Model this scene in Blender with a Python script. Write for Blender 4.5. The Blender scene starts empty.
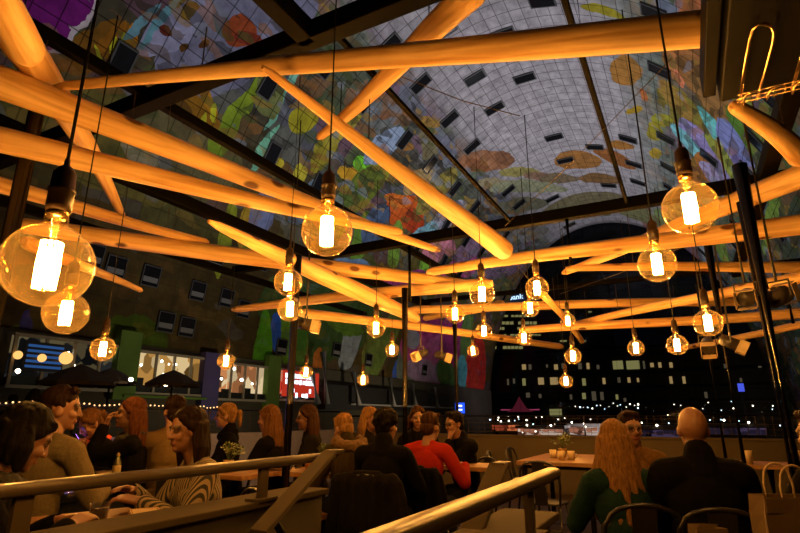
import bpy, bmesh, math, random
import numpy as np
from mathutils import Vector, Matrix, noise as mnoise
random.seed(7)
scene = bpy.context.scene
COL = scene.collection
R = math.radians
PI = math.pi

# ------------------------------------------------------------------ camera
F = 530.0
TILT = math.atan((417 - 266.5) / F)
CT, ST = math.cos(TILT), math.sin(TILT)
EYE = Vector((0, 0, 1.25))
cam_d = bpy.data.cameras.new('camera')
cam = bpy.data.objects.new('camera', cam_d)
COL.objects.link(cam)
cam.location = EYE
cam.rotation_euler = (PI / 2 + TILT, 0, 0)
cam_d.sensor_width = 36
cam_d.lens = 36 * F / 800
cam_d.clip_end = 500
scene.camera = cam

def ray(px, py):
    xc = (px - 400) / F
    yc = (266.5 - py) / F
    return Vector((xc, CT - yc * ST, ST + yc * CT))
def at(px, py, t):
    return EYE + ray(px, py) * t
def at_z(px, py, z):
    d = ray(px, py)
    return EYE + d * ((z - EYE.z) / d.z)
# the hall's axis runs about 28 degrees to the right of the view
AX = Vector((0.469, 0.883, 0)).normalized()
PX = Vector((AX.y, -AX.x, 0))
AX_ANG = math.atan2(AX.y, AX.x)
def hall(u, L, z):
    return AX * L + PX * u + Vector((0, 0, z))
def to_hall(p):
    return p.dot(PX), p.dot(AX), p.z
def at_u(px, py, u):
    d = ray(px, py)
    return EYE + d * (u / d.dot(PX))
def at_L(px, py, L):
    d = ray(px, py)
    return EYE + d * (L / d.dot(AX))

# ------------------------------------------------------------------ materials
def node(nt, typ, **kw):
    n = nt.nodes.new(typ)
    for k, v in kw.items():
        setattr(n, k, v)
    return n
def new_mat(name):
    m = bpy.data.materials.new(name)
    m.use_nodes = True
    nt = m.node_tree
    b = nt.nodes['Principled BSDF']
    return m, nt, b
def mat(name, col, rough=0.6, metal=0.0, var=0.15, scale=20.0, bump=0.0, spec=0.5):
    m, nt, b = new_mat(name)
    b.inputs['Roughness'].default_value = rough
    b.inputs['Metallic'].default_value = metal
    b.inputs['Specular IOR Level'].default_value = spec
    tc = node(nt, 'ShaderNodeTexCoord')
    nz = node(nt, 'ShaderNodeTexNoise')
    nz.inputs['Scale'].default_value = scale
    nz.inputs['Detail'].default_value = 4
    nt.links.new(tc.outputs['Object'], nz.inputs['Vector'])
    rp = node(nt, 'ShaderNodeValToRGB')
    rp.color_ramp.elements[0].position = 0.3
    rp.color_ramp.elements[1].position = 0.7
    rp.color_ramp.elements[0].color = tuple(max(0, c * (1 - var)) for c in col) + (1,)
    rp.color_ramp.elements[1].color = tuple(min(1, c * (1 + var)) for c in col) + (1,)
    nt.links.new(nz.outputs['Fac'], rp.inputs['Fac'])
    nt.links.new(rp.outputs['Color'], b.inputs['Base Color'])
    if bump:
        bp = node(nt, 'ShaderNodeBump')
        bp.inputs['Strength'].default_value = bump
        bp.inputs['Distance'].default_value = 0.01
        nt.links.new(nz.outputs['Fac'], bp.inputs['Height'])
        nt.links.new(bp.outputs['Normal'], b.inputs['Normal'])
    return m
def emit(name, col, strength, sample=True):
    m = bpy.data.materials.new(name)
    m.use_nodes = True
    nt = m.node_tree
    nt.nodes.clear()
    o = node(nt, 'ShaderNodeOutputMaterial')
    e = node(nt, 'ShaderNodeEmission')
    e.inputs['Color'].default_value = tuple(col) + (1,)
    e.inputs['Strength'].default_value = strength
    nt.links.new(e.outputs[0], o.inputs[0])
    if not sample:
        m.cycles.emission_sampling = 'NONE'
    return m
def glass(name, tint, gloss=0.15, glow=0.0, ior=1.45):
    """thin blown glass: tinted see-through, mirror by fresnel, a little amber scatter put in for the inner glow"""
    m = bpy.data.materials.new(name)
    m.use_nodes = True
    nt = m.node_tree
    nt.nodes.clear()
    o = node(nt, 'ShaderNodeOutputMaterial')
    tr = node(nt, 'ShaderNodeBsdfTransparent')
    tr.inputs['Color'].default_value = tuple(tint) + (1,)
    gl = node(nt, 'ShaderNodeBsdfGlossy')
    gl.inputs['Roughness'].default_value = 0.03
    fw_ = node(nt, 'ShaderNodeLayerWeight')
    fw_.inputs['Blend'].default_value = 0.5
    pw = node(nt, 'ShaderNodeMath', operation='POWER')
    pw.inputs[1].default_value = 4.0
    nt.links.new(fw_.outputs['Facing'], pw.inputs[0])
    fr = node(nt, 'ShaderNodeMath', operation='MULTIPLY_ADD')
    fr.inputs[1].default_value = 0.9
    fr.inputs[2].default_value = ((ior - 1) / (ior + 1)) ** 2
    nt.links.new(pw.outputs[0], fr.inputs[0])
    mx = node(nt, 'ShaderNodeMixShader')
    nt.links.new(fr.outputs[0], mx.inputs[0])
    nt.links.new(tr.outputs[0], mx.inputs[1])
    nt.links.new(gl.outputs[0], mx.inputs[2])
    out = mx
    if glow:  # translucent layer imitates the haze of a glowing bulb
        tl = node(nt, 'ShaderNodeBsdfTranslucent')
        tl.inputs['Color'].default_value = (1.0, 0.62, 0.2, 1)
        lw = node(nt, 'ShaderNodeLayerWeight')
        lw.inputs['Blend'].default_value = 0.35
        ml = node(nt, 'ShaderNodeMath', operation='MULTIPLY_ADD')
        ml.inputs[1].default_value = glow * 2.0
        ml.inputs[2].default_value = glow
        nt.links.new(lw.outputs['Facing'], ml.inputs[0])
        m2 = node(nt, 'ShaderNodeMixShader')
        nt.links.new(ml.outputs[0], m2.inputs[0])
        nt.links.new(mx.outputs[0], m2.inputs[1])
        nt.links.new(tl.outputs[0], m2.inputs[2])
        out = m2
    nt.links.new(out.outputs[0], o.inputs[0])
    return m
def wood_mat(name, light, dark, knot, gl=(0.5, 9, 9), rough=0.45):
    m, nt, b = new_mat(name)
    b.inputs['Roughness'].default_value = rough
    tc = node(nt, 'ShaderNodeTexCoord')
    oi = node(nt, 'ShaderNodeObjectInfo')
    add = node(nt, 'ShaderNodeVectorMath', operation='ADD')
    rnd = node(nt, 'ShaderNodeVectorMath', operation='SCALE')
    cmb = node(nt, 'ShaderNodeCombineXYZ')
    for i in range(3):
        nt.links.new(oi.outputs['Random'], cmb.inputs[i])
    nt.links.new(cmb.outputs[0], rnd.inputs[0])
    rnd.inputs['Scale'].default_value = 37.0
    nt.links.new(tc.outputs['Object'], add.inputs[0])
    nt.links.new(rnd.outputs[0], add.inputs[1])
    mp = node(nt, 'ShaderNodeMapping')
    mp.inputs['Scale'].default_value = gl
    nt.links.new(add.outputs[0], mp.inputs['Vector'])
    nz = node(nt, 'ShaderNodeTexNoise')
    nz.inputs['Scale'].default_value = 2.2
    nz.inputs['Detail'].default_value = 6
    nz.inputs['Distortion'].default_value = 0.8
    nt.links.new(mp.outputs[0], nz.inputs['Vector'])
    rp = node(nt, 'ShaderNodeValToRGB')
    rp.color_ramp.elements[0].position = 0.32
    rp.color_ramp.elements[1].position = 0.62
    rp.color_ramp.elements[0].color = tuple(dark) + (1,)
    rp.color_ramp.elements[1].color = tuple(light) + (1,)
    nt.links.new(nz.outputs['Fac'], rp.inputs['Fac'])
    mp2 = node(nt, 'ShaderNodeMapping')
    mp2.inputs['Scale'].default_value = (2.6, 5.2, 5.2)
    nt.links.new(add.outputs[0], mp2.inputs['Vector'])
    vo = node(nt, 'ShaderNodeTexVoronoi')
    vo.inputs['Scale'].default_value = 1.0
    nt.links.new(mp2.outputs[0], vo.inputs['Vector'])
    kr = node(nt, 'ShaderNodeValToRGB')
    kr.color_ramp.elements[0].position = 0.13
    kr.color_ramp.elements[1].position = 0.20
    kr.color_ramp.elements[0].color = (1, 1, 1, 1)
    kr.color_ramp.elements[1].color = (0, 0, 0, 1)
    nt.links.new(vo.outputs['Distance'], kr.inputs['Fac'])
    mx = node(nt, 'ShaderNodeMix', data_type='RGBA')
    nt.links.new(kr.outputs['Color'], mx.inputs['Factor'])
    nt.links.new(rp.outputs['Color'], mx.inputs['A'])
    mx.inputs['B'].default_value = tuple(knot) + (1,)
    nt.links.new(mx.outputs['Result'], b.inputs['Base Color'])
    bp = node(nt, 'ShaderNodeBump')
    bp.inputs['Strength'].default_value = 0.25
    bp.inputs['Distance'].default_value = 0.01
    nt.links.new(nz.outputs['Fac'], bp.inputs['Height'])
    nt.links.new(bp.outputs['Normal'], b.inputs['Normal'])
    return m
def stripe_mat(name, c1, c2, scale, direction='X', distort=1.5, rough=0.8):
    m, nt, b = new_mat(name)
    b.inputs['Roughness'].default_value = rough
    tc = node(nt, 'ShaderNodeTexCoord')
    wv = node(nt, 'ShaderNodeTexWave')
    wv.bands_direction = direction
    wv.inputs['Scale'].default_value = scale
    wv.inputs['Distortion'].default_value = distort
    wv.inputs['Detail'].default_value = 1
    wv.inputs['Detail Scale'].default_value = 0.4
    nt.links.new(tc.outputs['Object'], wv.inputs['Vector'])
    rp = node(nt, 'ShaderNodeValToRGB')
    rp.color_ramp.elements[0].position = 0.42
    rp.color_ramp.elements[1].position = 0.58
    rp.color_ramp.elements[0].color = tuple(c1) + (1,)
    rp.color_ramp.elements[1].color = tuple(c2) + (1,)
    nt.links.new(wv.outputs['Fac'], rp.inputs['Fac'])
    nt.links.new(rp.outputs['Color'], b.inputs['Base Color'])
    return m
def spot_mat(name, c1, c2, scale, thr=0.35):
    m, nt, b = new_mat(name)
    b.inputs['Roughness'].default_value = 0.85
    tc = node(nt, 'ShaderNodeTexCoord')
    vo = node(nt, 'ShaderNodeTexVoronoi')
    vo.inputs['Scale'].default_value = scale
    nt.links.new(tc.outputs['Object'], vo.inputs['Vector'])
    rp = node(nt, 'ShaderNodeValToRGB')
    rp.color_ramp.elements[0].position = thr - 0.05
    rp.color_ramp.elements[1].position = thr + 0.05
    rp.color_ramp.elements[0].color = tuple(c2) + (1,)
    rp.color_ramp.elements[1].color = tuple(c1) + (1,)
    nt.links.new(vo.outputs['Distance'], rp.inputs['Fac'])
    nt.links.new(rp.outputs['Color'], b.inputs['Base Color'])
    return m

M = {}
M['pole'] = wood_mat('pale_pine', (0.88, 0.58, 0.26), (0.56, 0.29, 0.09), (0.15, 0.055, 0.015))
M['tabletop'] = wood_mat('table_wood', (0.26, 0.13, 0.045), (0.15, 0.07, 0.024), (0.12, 0.05, 0.02))
M['deck'] = wood_mat('deck_wood', (0.028, 0.014, 0.007), (0.014, 0.007, 0.004), (0.01, 0.005, 0.003), gl=(6, 0.6, 1))
M['black_steel'] = mat('black_steel', (0.003, 0.0027, 0.0025), 0.55, 0.0, 0.2, 8, spec=.05)
M['post_steel'] = mat('glossy_black_steel', (0.008, 0.007, 0.006), 0.22, 0.0, 0.2, 8)
M['rail_steel'] = mat('rail_steel', (0.05, 0.037, 0.024), 0.32, 0.1, 0.12, 6, spec=.22)
M['parapet'] = mat('parapet_panel', (0.034, 0.026, 0.015), 0.8, 0.0, 0.15, 3)
M['parapet_cap'] = mat('parapet_cap', (0.045, 0.033, 0.019), 0.75, 0.0, 0.1, 5, spec=.06)
M['far_parapet'] = mat('far_parapet', (0.044, 0.030, 0.011), 0.8, 0.0, 0.15, 2)
M['cord'] = mat('black_cord', (0.008, 0.008, 0.008), 0.5)
M['socket'] = mat('brown_socket', (0.045, 0.026, 0.015), 0.35)
M['brass'] = mat('brass', (0.75, 0.5, 0.2), 0.25, 1.0)
M['amber'] = glass('amber_glass', (1.0, 0.80, 0.46), gloss=.1, glow=0.004)
M['filament'] = emit('hot_filament', (1.0, 0.53, 0.15), 700)
M['clear'] = glass('clear_glass', (0.95, 0.97, 0.97))
M['stem'] = glass('stem_glass', (1.0, 0.9, 0.7), glow=0.05)
M['skin'] = mat('skin', (0.165, 0.072, 0.036), 0.55, 0, 0.08, 30)
M['lip'] = mat('lip', (0.13, 0.035, 0.022), 0.5)
M['eye'] = mat('eye', (0.06, 0.035, 0.025), 0.15, 0, 0.02)
M['brow'] = mat('brow', (0.07, 0.04, 0.025), 0.8)

# ------------------------------------------------------------------ mesh helpers
def link_mesh(name, me, parent=None, material=None, smooth=True):
    o = bpy.data.objects.new(name, me)
    COL.objects.link(o)
    if material is not None:
        if not isinstance(material, (list, tuple)):
            material = [material]
        for mm in material:
            me.materials.append(mm)
    if parent:
        o.parent = parent
    if smooth:
        me.polygons.foreach_set('use_smooth', [True] * len(me.polygons))
    return o
def tag(o, label, cat, group=None, kind=None):
    o['label'] = label
    o['category'] = cat
    if group:
        o['group'] = group
    if kind:
        o['kind'] = kind
    return o
def thing(name, loc, label, cat, rz=0.0, group=None):
    o = bpy.data.objects.new(name, None)
    COL.objects.link(o)
    o.empty_display_size = 0.1
    o.location = loc
    o.rotation_euler = (0, 0, rz)
    return tag(o, label, cat, group)
def struct(o):
    o['kind'] = 'structure'
    return o
def frame_of(d):
    d = Vector(d).normalized()
    up = Vector((0, 0, 1)) if abs(d.z) < 0.95 else Vector((1, 0, 0))
    x = d.cross(up).normalized()
    y = x.cross(d).normalized()
    return x, y, d
class MB:
    def __init__(self):
        self.v = []
        self.f = []
        self.mi = []
    def add(self, vs, fs, mi=0):
        o = len(self.v)
        self.v += [tuple(p) for p in vs]
        self.f += [tuple(i + o for i in f) for f in fs]
        self.mi += [mi] * len(fs)
        return self
    def box(self, c, s, ex=None, ey=None, ez=None, mi=0):
        c = Vector(c)
        ex = Vector(ex) if ex else Vector((1, 0, 0))
        ey = Vector(ey) if ey else Vector((0, 1, 0))
        ez = Vector(ez) if ez else ex.cross(ey)
        vs = []
        for k in (-.5, .5):
            for j in (-.5, .5):
                for i in (-.5, .5):
                    vs.append(c + ex * (i * s[0]) + ey * (j * s[1]) + ez * (k * s[2]))
        fs = [(0, 2, 3, 1), (4, 5, 7, 6), (0, 1, 5, 4), (2, 6, 7, 3), (0, 4, 6, 2), (1, 3, 7, 5)]
        return self.add(vs, fs, mi)
    def tube(self, pts, rad, n=10, cap=True, mi=0):
        pts = [Vector(p) for p in pts]
        if not isinstance(rad, (list, tuple)):
            rad = [rad] * len(pts)
        vs = []
        fs = []
        x = y = None
        for i, p in enumerate(pts):
            d = (pts[min(i + 1, len(pts) - 1)] - pts[max(i - 1, 0)])
            if d.length < 1e-9:
                d = Vector((0, 0, 1))
            d.normalize()
            if x is None:
                x, y, _ = frame_of(d)
            else:
                x = (x - d * x.dot(d)).normalized()
                y = d.cross(x)
            for k in range(n):
                a = 2 * PI * k / n
                vs.append(p + (x * math.cos(a) + y * math.sin(a)) * rad[i])
        for i in range(len(pts) - 1):
            for k in range(n):
                a, b = i * n + k, i * n + (k + 1) % n
                fs.append((a, b, b + n, a + n))
        if cap:
            fs.append(tuple(range(n - 1, -1, -1)))
            m = (len(pts) - 1) * n
            fs.append(tuple(m + k for k in range(n)))
        return self.add(vs, fs, mi)
    def lathe(self, prof, n=24, c=(0, 0, 0), mi=0, closed=False):
        c = Vector(c)
        vs, fs = [], []
        for (r, z) in prof:
            for k in range(n):
                a = 2 * PI * k / n
                vs.append(c + Vector((r * math.cos(a), r * math.sin(a), z)))
        m = len(prof)
        for i in range(m - 1 + (1 if closed else 0)):
            for k in range(n):
                a, b = i * n + k, i * n + (k + 1) % n
                j = ((i + 1) % m) * n
                fs.append((a, b, j + (k + 1) % n, j + k))
        return self.add(vs, fs, mi)
    def ell(self, c, r, mat3=None, nu=16, nv=10, mi=0):
        c = Vector(c)
        mat3 = mat3 or Matrix.Identity(3)
        if not isinstance(r, (list, tuple, Vector)):
            r = (r, r, r)
        vs = [c + mat3 @ Vector((0, 0, -r[2]))]
        for j in range(1, nv):
            th = -PI / 2 + PI * j / nv
            for k in range(nu):
                a = 2 * PI * k / nu
                vs.append(c + mat3 @ Vector((r[0] * math.cos(th) * math.cos(a), r[1] * math.cos(th) * math.sin(a), r[2] * math.sin(th))))
        vs.append(c + mat3 @ Vector((0, 0, r[2])))
        fs = []
        for k in range(nu):
            fs.append((0, 1 + (k + 1) % nu, 1 + k))
        for j in range(nv - 2):
            for k in range(nu):
                a, b = 1 + j * nu + k, 1 + j * nu + (k + 1) % nu
                fs.append((a, b, b + nu, a + nu))
        t = len(vs) - 1
        for k in range(nu):
            fs.append((t, t - nu + k, t - nu + (k + 1) % nu))
        return self.add(vs, fs, mi)
    def capsule(self, a, b, ra, rb, n=12):
        a, b = Vector(a), Vector(b)
        d = (b - a)
        L = d.length
        d = d.normalized() if L > 1e-9 else Vector((0, 0, 1))
        pts, rad = [], []
        for i in range(5):
            th = PI / 2 * (1 - i / 4)
            pts.append(a - d * ra * math.sin(th))
            rad.append(max(1e-4, ra * math.cos(th)))
        for i in range(5):
            th = PI / 2 * i / 4
            pts.append(b + d * rb * math.sin(th))
            rad.append(max(1e-4, rb * math.cos(th)))
        return self.tube(pts, rad, n)
    def prism(self, poly, z0, z1, mi=0):
        n = len(poly)
        vs = [(x, y, z0) for x, y in poly] + [(x, y, z1) for x, y in poly]
        fs = [tuple(range(n - 1, -1, -1)), tuple(range(n, 2 * n))]
        for i in range(n):
            j = (i + 1) % n
            fs.append((i, j, n + j, n + i))
        return self.add(vs, fs, mi)
    def mesh(self, name='mesh'):
        me = bpy.data.meshes.new(name)
        me.from_pydata(self.v, [], self.f)
        if any(self.mi):
            me.polygons.foreach_set('material_index', self.mi)
        me.update()
        return me
    def build(self, name, material=None, parent=None, smooth=False, bevel=0.0):
        o = link_mesh(name, self.mesh(name), parent, material, smooth)
        if bevel:
            md = o.modifiers.new('bevel', 'BEVEL')
            md.width = bevel
            md.segments = 2
            md.limit_method = 'ANGLE'
        return o
def smooth_by_angle(o, ang=40):
    me = o.data
    me.polygons.foreach_set('use_smooth', [True] * len(me.polygons))
    me.set_sharp_from_angle(angle=R(ang))
def copy_tree(root):
    c = root.copy()
    COL.objects.link(c)
    for ch in root.children:
        d = ch.copy()
        COL.objects.link(d)
        d.parent = c
        for g in ch.children:
            e = g.copy()
            COL.objects.link(e)
            e.parent = d
    return c

# ------------------------------------------------------------------ hall shell: vaulted ceiling with painted panels
VC_U, VA, VH, VZ = -9.5, 19.5, 30.0, 1.25
S0, S1 = -6.0, 86.0
def vault(s, phi):
    return hall(VC_U + VA * math.sin(phi), s, VZ + VH * math.cos(phi))
def vault_n(s, phi):
    n = PX * (math.sin(phi) / VA) + Vector((0, 0, math.cos(phi) / VH))
    return n.normalized()
def hit(px, py):
    d = ray(px, py)
    du, dl, dz = d.dot(PX), d.dot(AX), d.z
    A = (du / VA) ** 2 + (dz / VH) ** 2
    B = 2 * (du / VA) * (-VC_U / VA)
    Cc = (VC_U / VA) ** 2 - 1
    t = (-B + math.sqrt(B * B - 4 * A * Cc)) / (2 * A)
    u, L, z = du * t, dl * t, dz * t
    phi = math.atan2((u - VC_U) / VA, z / VH)
    return L, phi * 25.0

def srgb(r, g, b):
    f = lambda c: ((c / 255 + 0.055) / 1.055) ** 2.4 if c > 10 else c / 255 / 12.92
    return (f(r), f(g), f(b))

# painted shapes: picture-frame position, radii, turn, paint colour -> placed on the vault surface
BLOBS = [
 # large quiet fields
 (60, 300, 260, 110, 10, (78, 60, 28)), (240, 300, 120, 60, 5, (72, 58, 28)), (110, 140, 110, 50, 30, (110, 100, 48)),
 (330, 310, 60, 50, 0, (58, 84, 40)), (240, 30, 90, 50, -30, (120, 122, 150)), (190, 150, 60, 50, 30, (104, 96, 62)),
 # violet discs with a pale rim, upper left
 (47, 12, 41, 40, 0, (200, 190, 205)), (43, 11, 38, 38, 0, (125, 30, 130)), (85, 4, 14, 26, 20, (205, 195, 205)), (82, 3, 12, 24, 20, (118, 28, 122)),
 (70, 70, 26, 12, 40, (104, 88, 52)),
 # ochre leaves
 (98, 44, 40, 18, -35, (128, 88, 24)), (80, 58, 30, 9, -20, (120, 78, 20)), (118, 50, 26, 6, -60, (168, 112, 26)), (112, 34, 22, 6, -50, (148, 96, 22)), (130, 38, 18, 5, -80, (190, 124, 30)),
 (112, 46, 10, 2.2, 100, (196, 196, 40)), (120, 38, 9, 2.0, 110, (196, 196, 40)), (99, 52, 9, 2.0, 75, (190, 190, 40)),
 (142, 20, 26, 5, -40, (110, 160, 180)), (175, 28, 45, 18, -30, (150, 152, 186)), (158, 22, 40, 4, -50, (104, 158, 176)),
 (166, 29, 7, 6, 0, (96, 40, 26)), (182, 46, 5, 5, 0, (94, 62, 24)), (203, 47, 5, 4, 0, (84, 50, 20)), (191, 11, 9, 7, 0, (122, 96, 30)), (240, 30, 16, 16, 0, (150, 70, 36)), (249, 38, 14, 8, 20, (122, 48, 30)),
 (190, 105, 42, 14, 40, (148, 104, 26)), (208, 96, 24, 6, 60, (170, 122, 30)), (170, 100, 30, 8, 40, (104, 74, 26)), (216, 112, 12, 3, 100, (200, 200, 44)), (205, 122, 10, 3, 100, (190, 190, 44)),
 # green bands
 (238, 112, 46, 8, -55, (126, 152, 40)), (222, 140, 26, 9, -60, (120, 146, 38)), (247, 125, 9, 14, 20, (96, 78, 50)), (262, 150, 30, 4, -60, (120, 190, 160)), (290, 85, 34, 4, -55, (126, 196, 176)), (278, 105, 30, 3.5, -58, (120, 190, 168)),
 (272, 92, 14, 26, 10, (112, 120, 70)), (303, 122, 15, 12, -15, (156, 150, 36)), (277, 160, 6, 7, 0, (196, 180, 50)), (325, 150, 26, 10, -60, (150, 140, 44)), (300, 175, 7, 12, 10, (186, 176, 56)), (345, 125, 26, 9, -50, (160, 150, 60)),
 (365, 165, 12, 9, 0, (120, 210, 50)), (378, 172, 10, 10, 0, (140, 190, 50)), (355, 178, 18, 7, 30, (196, 150, 40)), (392, 140, 9, 6, 0, (150, 110, 40)), (407, 148, 7, 4, 0, (140, 100, 50)), (430, 122, 11, 5, 25, (150, 118, 62)), (385, 115, 5, 5, 0, (120, 84, 60)),
 (362, 190, 30, 15, -50, (96, 110, 40)), (340, 215, 34, 14, -60, (84, 104, 44)), (310, 200, 30, 12, -50, (90, 110, 130)), (420, 180, 20, 8, -40, (176, 150, 100)), (385, 145, 26, 12, -40, (140, 160, 190)),
 (405, 212, 20, 17, 0, (196, 88, 30)), (398, 200, 14, 7, 20, (210, 110, 40)), (414, 220, 10, 12, 0, (172, 62, 26)),
 (437, 190, 30, 9, -50, (140, 128, 60)), (450, 215, 22, 9, -40, (150, 150, 170)), (425, 232, 16, 7, -30, (120, 170, 190)), (360, 240, 7, 30, 12, (100, 140, 50)), (395, 245, 6, 26, 8, (120, 160, 60)), (425, 262, 5, 18, 12, (130, 190, 60)), (375, 228, 12, 26, 20, (76, 96, 130)), (440, 250, 18, 10, -20, (190, 120, 140)), (465, 268, 30, 9, -15, (190, 90, 150)), (480, 245, 30, 9, -25, (150, 120, 150)), (500, 268, 24, 10, -10, (120, 100, 120)), (350, 268, 26, 10, 5, (100, 130, 170)), (410, 280, 30, 9, -5, (170, 70, 140)), (520, 235, 30, 9, -14, (130, 126, 120)),
 # brown painted ovals over the grey crown
 (486, 161, 27, 10, 0, (150, 104, 74)), (478, 165, 12, 6, 20, (130, 84, 54)), (505, 158, 10, 7, 10, (122, 84, 60)), (577, 160, 24, 9, 3, (158, 110, 58)), (522, 172, 22, 5, 4, (150, 142, 84)), (540, 176, 18, 4, 2, (140, 110, 90)), (500, 185, 24, 6, 5, (150, 140, 110)), (560, 178, 20, 5, 0, (120, 104, 80)), (530, 186, 40, 6, 2, (146, 150, 120)), (600, 178, 22, 5, 4, (128, 96, 60)), (615, 158, 22, 6, 25, (150, 96, 50)), (590, 200, 60, 8, -5, (120, 112, 84)), (620, 145, 14, 4, 10, (160, 110, 50)), (520, 205, 30, 7, -8, (110, 110, 90)), (570, 212, 40, 6, -5, (104, 104, 72)),
 # right flank
 (625, 72, 16, 15, 10, (170, 120, 56)), (602, 11, 24, 5, 14, (150, 140, 40)), (634, 110, 9, 3, -10, (170, 140, 40)), (645, 95, 4, 7, -30, (190, 110, 60)), (662, 120, 10, 7, 20, (150, 150, 50)), (655, 132, 8, 9, 0, (150, 140, 40)), (668, 108, 8, 4, 60, (160, 150, 50)), (655, 153, 7, 5, 20, (176, 150, 50)), (700, 20, 20, 16, 0, (170, 100, 60)), (688, 5, 14, 14, 0, (190, 112, 70)), (664, 8, 16, 8, 30, (120, 130, 150)), (690, 60, 30, 26, 10, (176, 116, 66)), (700, 80, 34, 14, 45, (150, 104, 56)), (679, 78, 12, 3, 60, (220, 130, 90)), (685, 115, 40, 14, 50, (130, 120, 50)), (712, 100, 32, 12, 55, (150, 110, 60)), (675, 100, 26, 8, 50, (160, 128, 60)), (735, 85, 30, 12, 60, (120, 130, 60)),
 (722, 140, 44, 6, 55, (110, 200, 200)), (705, 150, 40, 10, 52, (150, 140, 196)), (736, 150, 34, 12, 62, (130, 140, 200)), (745, 175, 30, 6, 58, (140, 130, 200)), (690, 145, 30, 5, 50, (120, 190, 200)), (728, 165, 40, 5, 56, (150, 160, 70)), (740, 130, 30, 5, 60, (90, 130, 50)), (700, 168, 14, 16, 10, (160, 104, 46)), (716, 180, 26, 7, 50, (160, 150, 190)), (735, 190, 14, 9, 0, (130, 150, 50)), (765, 120, 9, 40, 20, (120, 130, 60)), (780, 170, 10, 44, 15, (90, 100, 60)), (770, 220, 6, 40, 10, (120, 150, 60)), (790, 240, 8, 40, 8, (70, 80, 60)), (650, 230, 22, 4, 60, (160, 120, 120)), (676, 250, 30, 5, 62, (150, 150, 160)), (690, 245, 30, 5, 62, (150, 120, 150)), (660, 250, 30, 4, 64, (120, 130, 90)), (705, 255, 26, 5, 66, (160, 170, 180)), (722, 250, 26, 5, 70, (110, 140, 60)), (640, 245, 24, 4, 55, (120, 110, 100)), (668, 225, 20, 6, 50, (140, 160, 100)), (640, 215, 24, 6, 20, (130, 130, 90)),
 # lower left: green disc, banners towards the far end
 (135, 345, 34, 31, 0, (66, 84, 18)), (8, 360, 14, 36, 10, (110, 118, 36)), (22, 335, 8, 30, 10, (70, 60, 130)), (140, 150, 16, 28, -30, (150, 140, 110)), (262, 360, 9, 50, 3, (84, 150, 30)), (288, 340, 8, 40, -6, (96, 140, 40)), (276, 335, 5, 20, 0, (50, 90, 190)), (300, 350, 8, 30, 4, (70, 120, 40)), (318, 365, 5, 18, 0, (190, 110, 40)), (322, 395, 5, 14, 0, (90, 80, 160)), (350, 345, 9, 26, 15, (140, 150, 160)), (345, 325, 20, 9, 20, (86, 120, 40)), (372, 350, 8, 30, 10, (96, 110, 50)), (385, 340, 10, 40, 25, (110, 130, 60)), (398, 378, 5, 18, 0, (60, 100, 200)), (410, 360, 12, 30, 10, (120, 130, 120)), (425, 345, 22, 26, 20, (190, 80, 150)), (440, 360, 18, 26, 10, (210, 110, 170)), (425, 372, 20, 12, 20, (180, 150, 190)), (452, 345, 12, 40, 4, (170, 60, 130)), (447, 375, 10, 16, -20, (90, 130, 60)), (466, 350, 6, 50, 2, (96, 130, 60)), (476, 370, 10, 34, 2, (190, 50, 36)), (412, 338, 8, 12, 0, (160, 160, 180)), (430, 325, 16, 10, 0, (160, 50, 120)), (462, 372, 5, 18, 0, (90, 180, 180)),
 (225, 235, 6, 40, 12, (140, 150, 40)), (245, 225, 8, 26, 10, (170, 140, 44)), (262, 215, 12, 24, 20, (110, 120, 160)), (250, 250, 6, 20, 12, (110, 130, 40)),
]
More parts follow.
